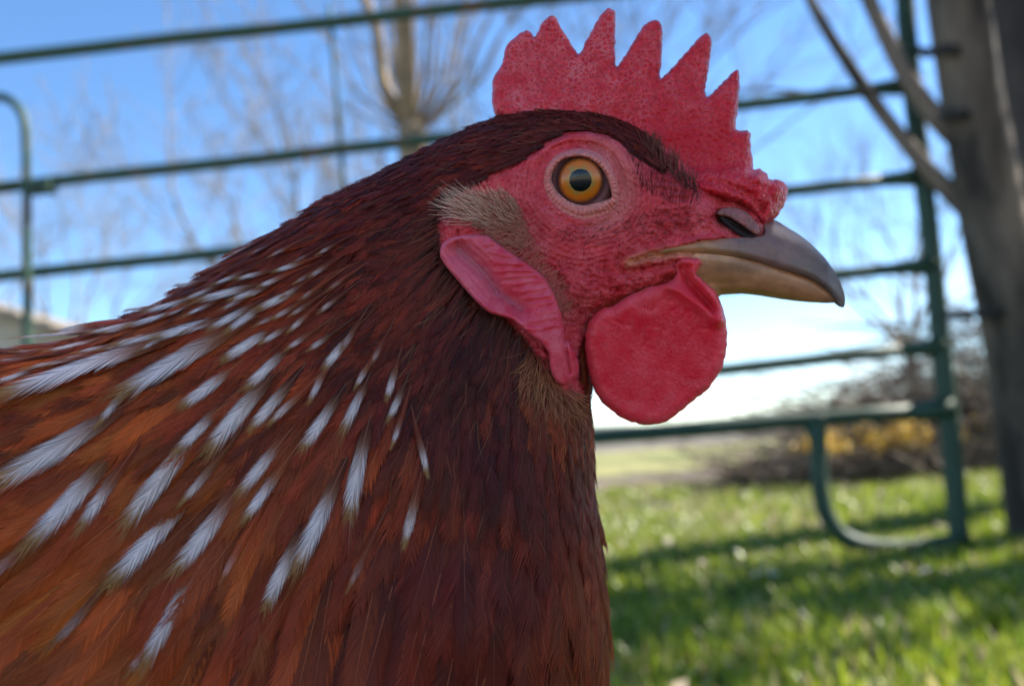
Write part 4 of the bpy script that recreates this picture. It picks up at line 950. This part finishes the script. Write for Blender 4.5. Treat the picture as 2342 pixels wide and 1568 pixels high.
# feather length (mm), half width (mm), colour weights (dark mahogany, chestnut, orange)
SIZE = np.array([(1560, 420, 4.2, .34, .8, .2, 0), (1450, 320, 5.2, .40, .8, .2, 0), (1300, 280, 6.0, .5, .8, .2, 0), (1150, 320, 7.0, .55, .8, .2, 0), (1000, 430, 8.0, .65, .85, .15, 0), (850, 480, 9.5, .8, .7, .3, 0), (700, 560, 11, 1.0, .5, .45, .05), (550, 650, 13, 1.2, .35, .5, .15),
    (400, 720, 15, 1.4, .3, .5, .2), (200, 790, 18, 1.7, .25, .5, .25), (0, 820, 21, 2.0, .2, .5, .3), (900, 700, 10.5, .9, .7, .3, 0), (700, 800, 14, 1.3, .45, .45, .1), (400, 900, 20, 1.9, .2, .5, .3), (100, 950, 25, 2.5, .15, .45, .4), (1000, 800, 10, .9, .9, .1, 0),
    (1080, 780, 8, .7, 1, 0, 0), (800, 950, 15, 1.5, .4, .5, .1), (600, 1050, 20, 2.0, .25, .5, .25), (300, 1150, 26, 2.7, .15, .5, .35), (50, 1300, 30, 3.3, .15, .45, .4), (900, 1100, 17, 1.8, .45, .5, .05), (700, 1250, 23, 2.4, .3, .6, .1), (400, 1350, 29, 3.1, .2, .5, .3),
    (1000, 1250, 27, 3.1, .55, .45, 0), (1050, 1450, 34, 4.0, .5, .5, 0), (800, 1500, 33, 3.6, .35, .6, .05), (300, 1520, 32, 3.6, .25, .55, .2), (1150, 950, 12, 1.3, .95, .05, 0), (1200, 1150, 16, 2.2, .8, .2, 0), (1300, 1050, 10, 1.2, .8, .2, 0), (1340, 1250, 12, 2.0, .3, .4, .3),
    (1350, 1450, 14, 2.6, .1, .5, .45), (1385, 1350, 11, 2.0, .05, .35, .7), (1230, 1400, 18, 3.0, .4, .5, .1), (1290, 920, 7, .7, .5, .4, .1), (-600, 1200, 36, 5, .2, .5, .3), (-600, 2200, 38, 6, .2, .6, .2), (-1900, 700, 60, 8, .3, .5, .2), (500, 2400, 34, 6, .3, .6, .1)], float)
sz = idw(cu, cv_, SIZE[:, :2], SIZE[:, 2:], 3.5, 40.0); LF = up2(sz[..., 0]); BF = up2(sz[..., 1]); DK = up2(sz[..., 2]); CH = up2(sz[..., 3]); OR = up2(sz[..., 4])

def frames(u, v):
    "surface point, tangents per pixel and outward normal"
    e = 4.0
    w0 = np.sqrt(np.maximum(gsample(W2, u, v), 0.3)); wu = np.sqrt(np.maximum(gsample(W2, u + e, v), 0.3)); wv = np.sqrt(np.maximum(gsample(W2, u, v + e), 0.3))
    wu2 = np.sqrt(np.maximum(gsample(W2, u - e, v), 0.3)); wv2 = np.sqrt(np.maximum(gsample(W2, u, v - e), 0.3))
    P = hp(u, v, w0); du = (hp(u + e, v, wu) - hp(u - e, v, wu2)) / (2 * e); dv = (hp(u, v + e, wv) - hp(u, v - e, wv2)) / (2 * e)
    n = np.cross(du, dv); n /= np.linalg.norm(n, axis=-1, keepdims=True) + 1e-15
    n = np.where(n[..., 1:2] > 0, -n, n)
    return P, du, dv, n
def spines(u0, v0, Lmm, K, lift0, lift1, ang=None, stiff=0.0, jit=0.0):
    "lay N strands over the bird: positions, tangents, normals (N,K,3)"
    n = len(u0); u = u0.astype(float).copy(); v = v0.astype(float).copy()
    Pp = np.zeros((n, K, 3)); Tt = np.zeros((n, K, 3)); Nn = np.zeros((n, K, 3)); ds = Lmm * MM / (K - 1)
    ja = rng.normal(0, 1, n) * jit
    d0 = None; off = np.zeros(n, bool); last = None; offk = np.full(n, K)
    for k in range(K):
        if ang is None:
            dx, dy = gsample(FX, u, v), gsample(FY, u, v)
            a = np.arctan2(dy, dx) + ja; dx, dy = np.cos(a), np.sin(a)
            if d0 is None: d0 = (dx, dy)
            dx, dy = dx * (1 - stiff) + d0[0] * stiff, dy * (1 - stiff) + d0[1] * stiff
        else: dx, dy = np.cos(ang + ja), np.sin(ang + ja)
        P, du, dv, nn = frames(u, v)
        T = du * dx[:, None] + dv * dy[:, None]; tl = np.linalg.norm(T, axis=1) + 1e-12; T = T / tl[:, None]
        T = T - nn * (T * nn).sum(1)[:, None]; T /= np.linalg.norm(T, axis=1)[:, None] + 1e-12
        s = k / (K - 1)
        P = P + nn * ((lift0 + (lift1 - lift0) * s**0.8) * MM)[:, None]
        if last is not None:
            now = gsample(W2, u, v) < 4.0
            step = np.linalg.norm(P - last[0], axis=1)
            off |= now | (step > 1.8 * ds); offk = np.where(off & (offk == K), k, offk)
            P = np.where(off[:, None], last[0] + last[1] * ds[:, None], P); T = np.where(off[:, None], last[1], T); nn = np.where(off[:, None], last[2], nn)
        Pp[:, k], Tt[:, k], Nn[:, k] = P, T, nn; last = (P, T, nn)
        u = u + dx * ds / tl; v = v + dy * ds / tl
    spines.off = offk
    return Pp, Tt, Nn
def interp_sp(A, s):
    "A (N,K,3), s (N,M) in 0..1 -> (N,M,3)"
    K = A.shape[1]; x = np.clip(s, 0, 1) * (K - 1); i = np.minimum(x.astype(int), K - 2); f = (x - i)[..., None]
    r = np.arange(A.shape[0])[:, None]; ex = np.clip(s - 1, 0, None)[..., None] * (K - 1)
    return A[r, i] * (1 - f) + A[r, i + 1] * f + (A[:, -1] - A[:, -2])[:, None] * ex
def feather_mesh(sp, Lmm, B, base_col, nb, white=None, ragged=0.5, curl=0.35, shaft=(0.05, 0.02, 0.008), a0=0.46):
    """barbed feathers: returns V (N,nv,3), F (nf,3), col (N,nv,3); every feather has the same topology.
    white: (N,3) start of the white patch, its end, strength"""
    Pp, Tt, Nn = sp; n, K = Pp.shape[:2]
    Bn = np.cross(Nn, Tt)
    def place(s, x):
        p = interp_sp(Pp, s); b = interp_sp(Bn, np.minimum(s, 1)); nn = interp_sp(Nn, np.minimum(s, 1))
        return p + b * (x * MM)[..., None] - nn * ((np.abs(x) * curl * np.abs(x) / (B[:, None] + 1e-9)) * MM * 0.6)[..., None]
    def prof(s): return np.clip(1 - np.clip((s - 0.55) / 0.5, 0, 1)**1.9, 0, 1) * np.clip(0.35 + s * 1.9, 0, 1)
    def color(s, x, rnd, vane=False):
        c = base_col[:, None, :] * rnd[..., None]
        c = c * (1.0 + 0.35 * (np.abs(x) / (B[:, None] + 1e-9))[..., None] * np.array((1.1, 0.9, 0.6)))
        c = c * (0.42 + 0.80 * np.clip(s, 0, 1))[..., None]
        if white is not None:
            a, b, st = white[:, 0:1], white[:, 1:2], white[:, 2:3]
            ex = np.abs(x) / (B[:, None] + 1e-9)
            m = sstep(0, 1, (s - a - 0.05 * (1 - ex) + 0.06) / 0.24) * sstep(0, 1, (b + 0.03 - s) / 0.07) * st
            tan = sstep(0, 1, (s - a + 0.20) / 0.22) * st * 0.55
            amber = sstep(0, 1, (s - b + 0.02) / 0.06) * st
            c = c * (1 - tan[..., None]) + np.array((0.30, 0.14, 0.07)) * tan[..., None]
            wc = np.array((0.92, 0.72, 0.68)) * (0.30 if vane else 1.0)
            c = c * (1 - m[..., None]) + wc * np.clip(rnd, 0.75, 1.1)[..., None] * m[..., None]
            c = c * (1 - amber[..., None]) + np.array((0.40, 0.20, 0.06)) * amber[..., None]
        return c
    Vs, Fs, Cs = [], [], []; base = 0
    # vane under the barbs
    kv = 9; s = np.linspace(0.02, 0.90, kv)[None].repeat(n, 0); bw_ = B[:, None] * prof(s) * (0.94 - 0.4 * min(ragged, 0.6))
    row = []
    for x in (-1.0, 0.0, 1.0):
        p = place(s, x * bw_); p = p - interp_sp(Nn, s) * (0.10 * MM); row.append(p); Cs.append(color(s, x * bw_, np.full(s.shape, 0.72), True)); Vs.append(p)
    for j in range(2):
        for i in range(kv - 1):
            a, b = j * kv + i, (j + 1) * kv + i
            Fs += [(a, b, b + 1), (a, b + 1, a + 1)]
    base = 3 * kv
    # shaft
    s = np.linspace(0.0, 0.97, 7)[None].repeat(n, 0); hw = (0.045 + 0.022 * B[:, None]) * (1.05 - s)
    for x in (-1, 1):
        p = place(s, x * hw) + interp_sp(Nn, s) * (0.06 * MM); Vs.append(p); cs = color(s, 0 * s, np.full(s.shape, 1.55)) + np.array(shaft); Cs.append(cs)
    for i in range(6):
        a, b = base + i, base + 7 + i; Fs += [(a, b, b + 1), (a, b + 1, a + 1)]
    base += 14
    # barbs
    Ln = Lmm[:, None]
    for side in (-1, 1):
        s0 = np.linspace(0.06, 0.965, nb)[None] + rng.uniform(-0.3, 0.3, (n, nb)) / nb
        al = a0 + 0.10 * rng.normal(0, 1, (n, 1)) * 0.4 - 0.15 * s0 + rng.normal(0, 0.05, (n, nb)) * (0.8 * ragged + ragged * sstep(0.6, 1.0, s0) * 2)
        ln = B[:, None] * np.maximum(prof(s0), 0.30 * sstep(0.7, 0.8, s0) * (1.02 - s0) / 0.3 + 0.10) / np.sin(al) * (1 + rng.uniform(-0.18, 0.10, (n, nb)) * (0.5 + ragged))
        rnd = 1 + rng.normal(0, 0.05 + 0.16 * min(ragged, 0.6), (n, nb))
        sp_ = 0.905 / nb * 0.62 * (1.0 - 0.45 * sstep(0.72, 1.0, s0))
        x1 = side * ln * np.sin(al) * 0.55; s1 = s0 + ln * np.cos(al) * 0.50 / Ln
        x2 = side * ln * np.sin(al); s2 = s0 + ln * np.cos(al) * 1.05 / Ln
        up = interp_sp(Nn, np.minimum(s0, 1)) * (rng.normal(0.0, 0.05, (n, nb)) * MM)[..., None]
        q = [place(s0 - sp_, 0 * s0), place(s0 + sp_, 0 * s0), place(s1 - sp_ * 0.85, x1) + up, place(s1 + sp_ * 0.85, x1) + up, place(s2, x2) + 2 * up]
        cq = [color(s0, 0 * s0, rnd * 0.9), color(s0, 0 * s0, rnd * 0.9), color(s1, x1, rnd), color(s1, x1, rnd), color(s2, x2, rnd * 1.1)]
        for a in q: Vs.append(a)
        for a in cq: Cs.append(a)
        for i in range(nb):
            o = [base + j * nb + i for j in range(5)]
            Fs += [(o[0], o[1], o[3]), (o[0], o[3], o[2]), (o[2], o[3], o[4])]
        base += 5 * nb
    V = np.concatenate(Vs, 1); Cc = np.clip(np.concatenate(Cs, 1), 0.002, 0.9)
    return V, np.array(Fs), Cc
DARK, CHEST, ORANGE = np.array((0.058, 0.0055, 0.0052)), np.array((0.310, 0.036, 0.0100)), np.array((0.530, 0.132, 0.014))
def plume_color(u, v):
    n = len(u); w_ = np.stack([gsample(DK, u, v), gsample(CH, u, v), gsample(OR, u, v)], 1) * rng.uniform(0.25, 1.0, (n, 3))**1.3 + 1e-4
    w_ /= w_.sum(1, keepdims=True)
    c = w_ @ np.stack([DARK, CHEST, ORANGE]); return c * rng.uniform(0.6, 1.45, (n, 1)) * (1 + rng.normal(0, 0.06, (n, 3)))
# where feathers are rooted
Pg, dug, dvg, ng = frames(GU.ravel(), GV.ravel())
area = (np.linalg.norm(np.cross(dug, dvg), axis=1) * 1e6).reshape(GU.shape)     # mm2 per px2
fin = (~inside(_cp, FACE)).reshape(GU.shape) & (Ds > 3)
COVER = 7.5
dens = np.where(fin, np.minimum(area, 0.06) * GS * GS * COVER / (LF * BF * 2 * 0.62), 0)
offv = (GU < -350) | (GV > 1900)
dens = np.where(offv, dens * 0.35, dens) * (1 + 0.15 * sstep(20, 30, LF))
cnt = rng.poisson(dens); ii = np.repeat(np.arange(cnt.size), cnt.ravel())
su = GU.ravel()[ii] + rng.uniform(-4, 4, len(ii)); sv = GV.ravel()[ii] + rng.uniform(-4, 4, len(ii))
ok = ~inside(np.c_[su, sv], FACE); su, sv = su[ok], sv[ok]
fl_ = gsample(LF, su, sv) * rng.uniform(0.8, 1.2, len(su)); fb = gsample(BF, su, sv) * rng.uniform(0.8, 1.25, len(su))
lift1 = np.clip(0.078 * fl_, 0.48, 2.2) * rng.uniform(0.5, 1.4, len(su)); lift0 = np.full(len(su), 0.05)
near_face = seg_dist(np.c_[su, sv], FEATHER_LINE, False)
fcol = plume_color(su, sv)
_bz = (sstep(800, 1000, su) * sstep(980, 1150, sv))[:, None]; _mean = np.array((0.122, 0.0125, 0.0068)) * (1 + 0.9 * sstep(1280, 1390, su)[:, None] * np.array((1.2, 2.2, 2.6))); fcol = fcol * (1 - 0.68 * _bz) + _mean * rng.uniform(0.8, 1.2, (len(su), 1)) * 0.68 * _bz
# large plain feathers become parts of their own
mid = (su > -80) & (su < 1400) & (sv < 1560) & (sv > 780)
big = np.where(mid)[0]; big = big[np.argsort(-(fl_[big] * lift1[big]**1.0))][:182]
isbig = np.zeros(len(su), bool); isbig[big] = True
def join(V, F, Cc):
    n, k = V.shape[:2]; return V.reshape(-1, 3), (F[None] + (np.arange(n) * k)[:, None, None]).reshape(-1, 3), Cc.reshape(-1, 3)
Va, Fa, Ca = [], [], []; vb = 0; ntri = 0
for lo_l, hi_l, nb, rg in ((0, 7, 10, .5), (7, 12, 16, .5), (12, 18, 26, .4), (18, 200, 44, .12)):
    sel = (fl_ >= lo_l) & (fl_ < hi_l) & ~isbig
    if not sel.any(): continue
    sp = spines(su[sel], sv[sel], fl_[sel], 9, lift0[sel], lift1[sel], stiff=0.3, jit=0.10)
    kp = spines.off >= 7; sp = tuple(a[kp] for a in sp); six = np.where(sel)[0][kp]
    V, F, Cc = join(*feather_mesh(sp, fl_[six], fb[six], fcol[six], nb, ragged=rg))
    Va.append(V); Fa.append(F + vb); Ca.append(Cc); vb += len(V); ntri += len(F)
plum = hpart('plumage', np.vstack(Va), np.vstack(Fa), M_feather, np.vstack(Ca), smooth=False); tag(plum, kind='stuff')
pm = mirrored(plum, 'plumage'); tag(pm, kind='stuff')
print('FEATHERS', len(su), 'tris', ntri)
sp = spines(su[big], sv[big], fl_[big], 10, lift0[big], lift1[big] + 0.25, stiff=0.3, jit=0.08)
kp = spines.off >= 7; sp = tuple(a[kp] for a in sp); big = big[kp]
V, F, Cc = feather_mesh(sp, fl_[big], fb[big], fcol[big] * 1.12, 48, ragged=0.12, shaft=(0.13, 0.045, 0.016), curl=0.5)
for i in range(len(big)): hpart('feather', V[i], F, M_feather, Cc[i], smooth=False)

# feathers with a white patch near the tip: tip and start of the white, read off the photograph
Z = [(0,325,235,285),(230,245,330,225),(190,355,330,310),(330,290,480,240),(450,205,540,180),(520,245,650,195),(620,115,720,85),(730,140,800,105),(730,200,790,165),(590,190,710,145),(450,325,610,270),(640,280,800,220),(820,240,920,175),(880,245,960,180),(800,140,930,95),(900,135,970,105),
     (1000,160,1090,110),(20,525,460,355),(0,470,110,425),(500,485,780,310),(710,520,840,415),(870,345,990,265),(950,440,1040,350),(800,670,960,480),(965,585,1055,475),(1035,565,1090,510),(1165,490,1195,430),(1150,660,1235,530),(1300,590,1350,480),(1340,440,1365,395),(1465,560,1495,490),
     (1455,480,1475,410),(1475,660,1490,610),(1225,370,1290,290),(1100,240,1135,205),(1090,310,1130,280),(1170,310,1210,280),(1000,290,1050,255),(390,590,450,520),(0,830,330,620),(130,1030,340,800),(310,970,410,830),(680,680,780,580),(510,930,680,700),(710,855,770,780),(920,830,1020,700),
     (940,930,1020,810),(450,1170,650,930),(680,1130,830,920),(590,1420,700,1220),(1015,1235,1100,1060),(1130,1090,1230,870),(1315,900,1360,690),(1520,1010,1545,900),(1590,760,1575,690),(240,1380,320,1290),(0,1140,100,1060),(840,1160,880,1090),(1310,1180,1340,1120),(530,1470,600,1380),
     (1290,300,1320,250),(1400,350,1420,310),(700,330,760,290),(930,60,990,40),(1060,30,1120,5),(840,80,900,50),(1000,85,1050,60),(560,330,620,290),(300,430,380,390)]
FAINT = {55, 56, 57, 58, 59, 60, 61, 62, 68}
Z = np.array(Z, float)
_ex = []                                            # finer flecks high on the neck and back
for _ in range(900):
    a_, b_ = rng.uniform(0, 1250), rng.uniform(-40, 420); u_, v_ = a_ * 0.611, 610 + b_ * 0.611
    dn = gsample(Ds, np.array([u_]), np.array([v_]))[0]
    if dn < 12 or b_ > 480 - 0.25 * a_ or (np.hypot(Z[:, 0] - a_, Z[:, 1] - b_) < 55).any() or any(math.hypot(e[0] - a_, e[1] - b_) < 55 for e in _ex): continue
    fx_, fy_ = gsample(FX, np.array([u_]), np.array([v_]))[0], gsample(FY, np.array([u_]), np.array([v_]))[0]; l_ = rng.uniform(45, 95) * (1.15 - a_ / 1800); q_ = math.hypot(fx_, fy_)
    _ex.append((a_, b_, a_ - fx_ / q_ * l_, b_ - fy_ / q_ * l_))
    if len(_ex) >= 46: break
if _ex: Z = np.vstack([Z, np.array(_ex)])
tip = np.c_[Z[:, 0] * 0.611, 610 + Z[:, 1] * 0.611]; st_ = np.c_[Z[:, 2] * 0.611, 610 + Z[:, 3] * 0.611]
vec = tip - st_; wl_ = np.linalg.norm(vec, axis=1); ang = np.arctan2(vec[:, 1], vec[:, 0])
Pt, dut, dvt, _ = frames(np.maximum(tip[:, 0], 0), tip[:, 1])
mmpx = np.linalg.norm(dut * np.cos(ang)[:, None] + dvt * np.sin(ang)[:, None], axis=1) * 1000
wmm = wl_ * np.clip(mmpx, 0.04, 0.12)
Lw = np.maximum(wmm * 2.0, gsample(LF, tip[:, 0], tip[:, 1]) * 0.75); Lw = np.minimum(Lw, wmm * 2.0 + 12)
fr = np.clip(wmm / Lw, 0.15, 0.62)
end = 0.86; basep = tip - vec / wl_[:, None] * (Lw * end / np.clip(mmpx, 0.04, 0.12))[:, None]
Bw = np.clip(0.138 * wmm + 0.24, 0.45, 2.7)
whs = np.stack([end - fr, np.full(len(fr), end), np.array([0.45 if i in FAINT else (rng.uniform(0.45, 0.95) if i >= 69 else 1.0) for i in range(len(fr))])], 1)
wcol = plume_color(st_[:, 0], st_[:, 1])
l1 = np.clip(0.085 * Lw, 0.7, 2.3) + 0.95
sp = spines(basep[:, 0], basep[:, 1], Lw, 12, np.full(len(Lw), 0.7), l1, ang=ang)
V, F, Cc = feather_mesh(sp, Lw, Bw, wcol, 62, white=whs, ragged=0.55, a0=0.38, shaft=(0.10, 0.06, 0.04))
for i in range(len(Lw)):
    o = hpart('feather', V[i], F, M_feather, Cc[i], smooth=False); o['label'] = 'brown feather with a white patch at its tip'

# ---- fine hairs: ear tuft, face bristles, loose down
def hairs(name, u, v, ang, Lmm, wmm, c0, c1, lift0, lift1, bend=0.0, K=5, jit=0.15, kind=None, mir=True):
    sp = spines(u, v, Lmm, K, lift0, lift1, ang=ang, jit=jit); Pp, Tt, Nn = sp; Bn = np.cross(Nn, Tt); n = len(u)
    s = np.linspace(0, 1, K); wd = (wmm[:, None] * (1 - 0.85 * s[None]) * 0.5 * MM)[..., None]
    cv2 = (rng.normal(0, 1, n)[:, None] * bend * s[None]**2 * Lmm[:, None] * MM)[..., None]
    A = Pp + Bn * (wd + cv2); Bq = Pp + Bn * (cv2 - wd); V = np.stack([A, Bq], 2).reshape(n, K * 2, 3)
    F = []
    for i in range(K - 1): a = 2 * i; F += [(a, a + 1, a + 3), (a, a + 3, a + 2)]
    rnd = rng.uniform(0.65, 1.3, (n, 1, 1)); c = (c0[None, None] * (1 - s[None, :, None]) + c1[None, None] * s[None, :, None]) * rnd; c = np.repeat(c, 2, 1)
    V, F, Cc = join(V, np.array(F), c)
    o = hpart(name, V, F, M_hair, Cc, smooth=False)
    if kind: o['kind'] = kind
    if mir:
        q = mirrored(o, name)
        if kind: q['kind'] = kind
    return o
def scatter(poly, n):
    poly = np.asarray(poly, float); lo, hi = poly.min(0), poly.max(0); P = rng.uniform(lo, hi, (n * 4, 2)); return P[inside(P, poly)][:n]
def arr(*a): return np.array(a, float)
q = scatter([(1035, 482), (1065, 456), (1110, 443), (1160, 441), (1186, 462), (1190, 500), (1160, 525), (1110, 522), (1055, 502)], 560)
an = np.arctan2(-0.25 - 0.6 * sstep(1050, 1180, q[:, 0]) + 0.5 * sstep(480, 540, q[:, 1]), -1 + 0 * q[:, 0]) + rng.normal(0, .15, len(q))
hairs('ear_tuft', q[:, 0], q[:, 1], an, rng.uniform(0.8, 1.25, len(q)) * (1.3 + 2.9 * sstep(1170, 1045, q[:, 0])), rng.uniform(0.08, 0.15, len(q)), arr(.36, .10, .06), arr(.95, .60, .42), np.full(len(q), 0.1), rng.uniform(0.6, 2.4, len(q)), bend=0.12, kind='stuff')
q = scatter([(1090, 520), (1130, 470), (1185, 455), (1205, 500), (1225, 560), (1190, 575), (1120, 540)], 430)
hairs('ear_tuft', q[:, 0], q[:, 1], np.full(len(q), 3.45) + rng.normal(0, .3, len(q)), rng.uniform(1.2, 2.4, len(q)), np.full(len(q), 0.13), arr(.30, .07, .05), arr(.52, .24, .15), np.full(len(q), 0.05), rng.uniform(0.3, 1.2, len(q)), bend=0.12, kind='stuff')
# brown downy cheek
q = scatter([(1120, 540), (1200, 500), (1260, 600), (1320, 660), (1320, 700), (1290, 720), (1250, 640), (1190, 580), (1130, 548)], 420)
hairs('cheek_down', q[:, 0], q[:, 1], np.full(len(q), 2.5) + rng.normal(0, .35, len(q)), rng.uniform(1.0, 2.2, len(q)), np.full(len(q), 0.12), arr(.36, .05, .04), arr(.62, .20, .11), np.full(len(q), 0.0), rng.uniform(0.2, 0.8, len(q)), bend=0.15, kind='stuff')
# tan down below the ear lobe
q = scatter([(1205, 800), (1250, 810), (1266, 870), (1318, 885), (1335, 915), (1318, 950), (1270, 940), (1225, 900), (1195, 850)], 430)
an = np.arctan2(1 + 0 * q[:, 0], (q[:, 0] - 1255) / 90) + rng.normal(0, .3, len(q))
hairs('throat_down', q[:, 0], q[:, 1], an, rng.uniform(1.5, 6.0, len(q)), rng.uniform(0.07, 0.13, len(q)), arr(.16, .035, .018), arr(.55, .22, .09), np.full(len(q), 0.2), rng.uniform(0.6, 2.6, len(q)), bend=0.2, kind='stuff')
# dark bristles on lores, cheek and brow
q1 = scatter([(1430, 500), (1500, 470), (1560, 470), (1610, 470), (1630, 500), (1560, 540), (1450, 550), (1330, 560), (1260, 540), (1300, 520)], 360)
q2 = scatter([(1430, 345), (1470, 380), (1540, 420), (1600, 430), (1600, 470), (1540, 470), (1470, 440), (1440, 400)], 260)
q = np.vstack([q1, q2]); an = np.r_[np.full(len(q1), 2.7) + rng.normal(0, .4, len(q1)), np.full(len(q2), -1.75) + rng.normal(0, .25, len(q2))]
ln = np.r_[rng.uniform(0.5, 1.3, len(q1)), rng.uniform(0.9, 2.4, len(q2))]
hairs('bristles', q[:, 0], q[:, 1], an, ln, np.full(len(q), 0.085), arr(.12, .016, .016), arr(.07, .014, .012), np.full(len(q), 0.25), np.r_[rng.uniform(0.4, 0.8, len(q1)), rng.uniform(0.6, 1.6, len(q2))], bend=0.1, kind='stuff')
# upright dark crest feathers over the brow
q = scatter([(1470, 345), (1520, 390), (1575, 445), (1600, 450), (1585, 425), (1540, 370), (1490, 320)], 120)
hairs('brow_plumes', q[:, 0], q[:, 1], np.full(len(q), -2.05) + rng.normal(0, .22, len(q)), rng.uniform(2.5, 5.0, len(q)), np.full(len(q), 0.30), arr(.10, .018, .013), arr(.20, .055, .030), np.full(len(q), 0.3), rng.uniform(0.8, 2.0, len(q)), bend=0.1, kind='stuff')
# loose stray hairs over the plumage
m = (su > 0) & (su < 1420) & (sv < 1600); pick = rng.choice(np.where(m)[0], 420)
hairs('stray_barbs', su[pick], sv[pick], np.arctan2(gsample(FY, su[pick], sv[pick]), gsample(FX, su[pick], sv[pick])), fl_[pick] * rng.uniform(0.25, 0.6, len(pick)), np.full(len(pick), 0.09), arr(.16, .05, .02), arr(.34, .15, .06), np.full(len(pick), 0.6), lift1[pick] + rng.uniform(0.2, 1.2, len(pick)), bend=0.15, jit=0.2, kind='stuff', mir=False)

# ---- legs and feet below the frame
M_leg = noise_mat('leg_scales', (0.42, 0.27, 0.08), (0.55, 0.38, 0.14), 300, 0.5, 0.5, 700, dist=0.0006)
M_thigh = noise_mat('thigh_plumage', (0.12, 0.016, 0.007), (0.24, 0.050, 0.016), 90, 0.7, 0.8, 260, stretch=(1, 1, 0.25), dist=0.002)
for sgn in (-1, 1):
    mb = MB(); fx, fy = -0.045 - 0.01 * sgn, 0.175 + 0.038 * sgn
    mt = MB(); mt.tube([(fx - 0.01, fy, 0.235), (fx - 0.012, fy, 0.19), (fx - 0.018, fy, 0.145), (fx - 0.015, fy, 0.115), (fx - 0.012, fy, 0.100)], [0.036, 0.031, 0.021, 0.014, 0.0095], 16); hpart('thigh', to_hen(np.array(mt.V)), mt.F, M_thigh)
    mb.tube([(fx - 0.013, fy, 0.105), (fx - 0.004, fy, 0.06), (fx, fy, 0.012)], [0.0085, 0.0065, 0.0075], 10)
    for a_, l_ in ((0.0, .062), (0.65, .05), (-0.65, .05), (math.pi, .026)):
        mb.tube([(fx, fy, 0.012), (fx + math.cos(a_) * l_ * .5, fy + math.sin(a_) * l_ * .5, 0.010), (fx + math.cos(a_) * l_, fy + math.sin(a_) * l_, 0.004)], [0.007, 0.0055, 0.0028], 8)
    V = to_hen(np.array(mb.V)); hpart('leg', V, mb.F, M_leg)
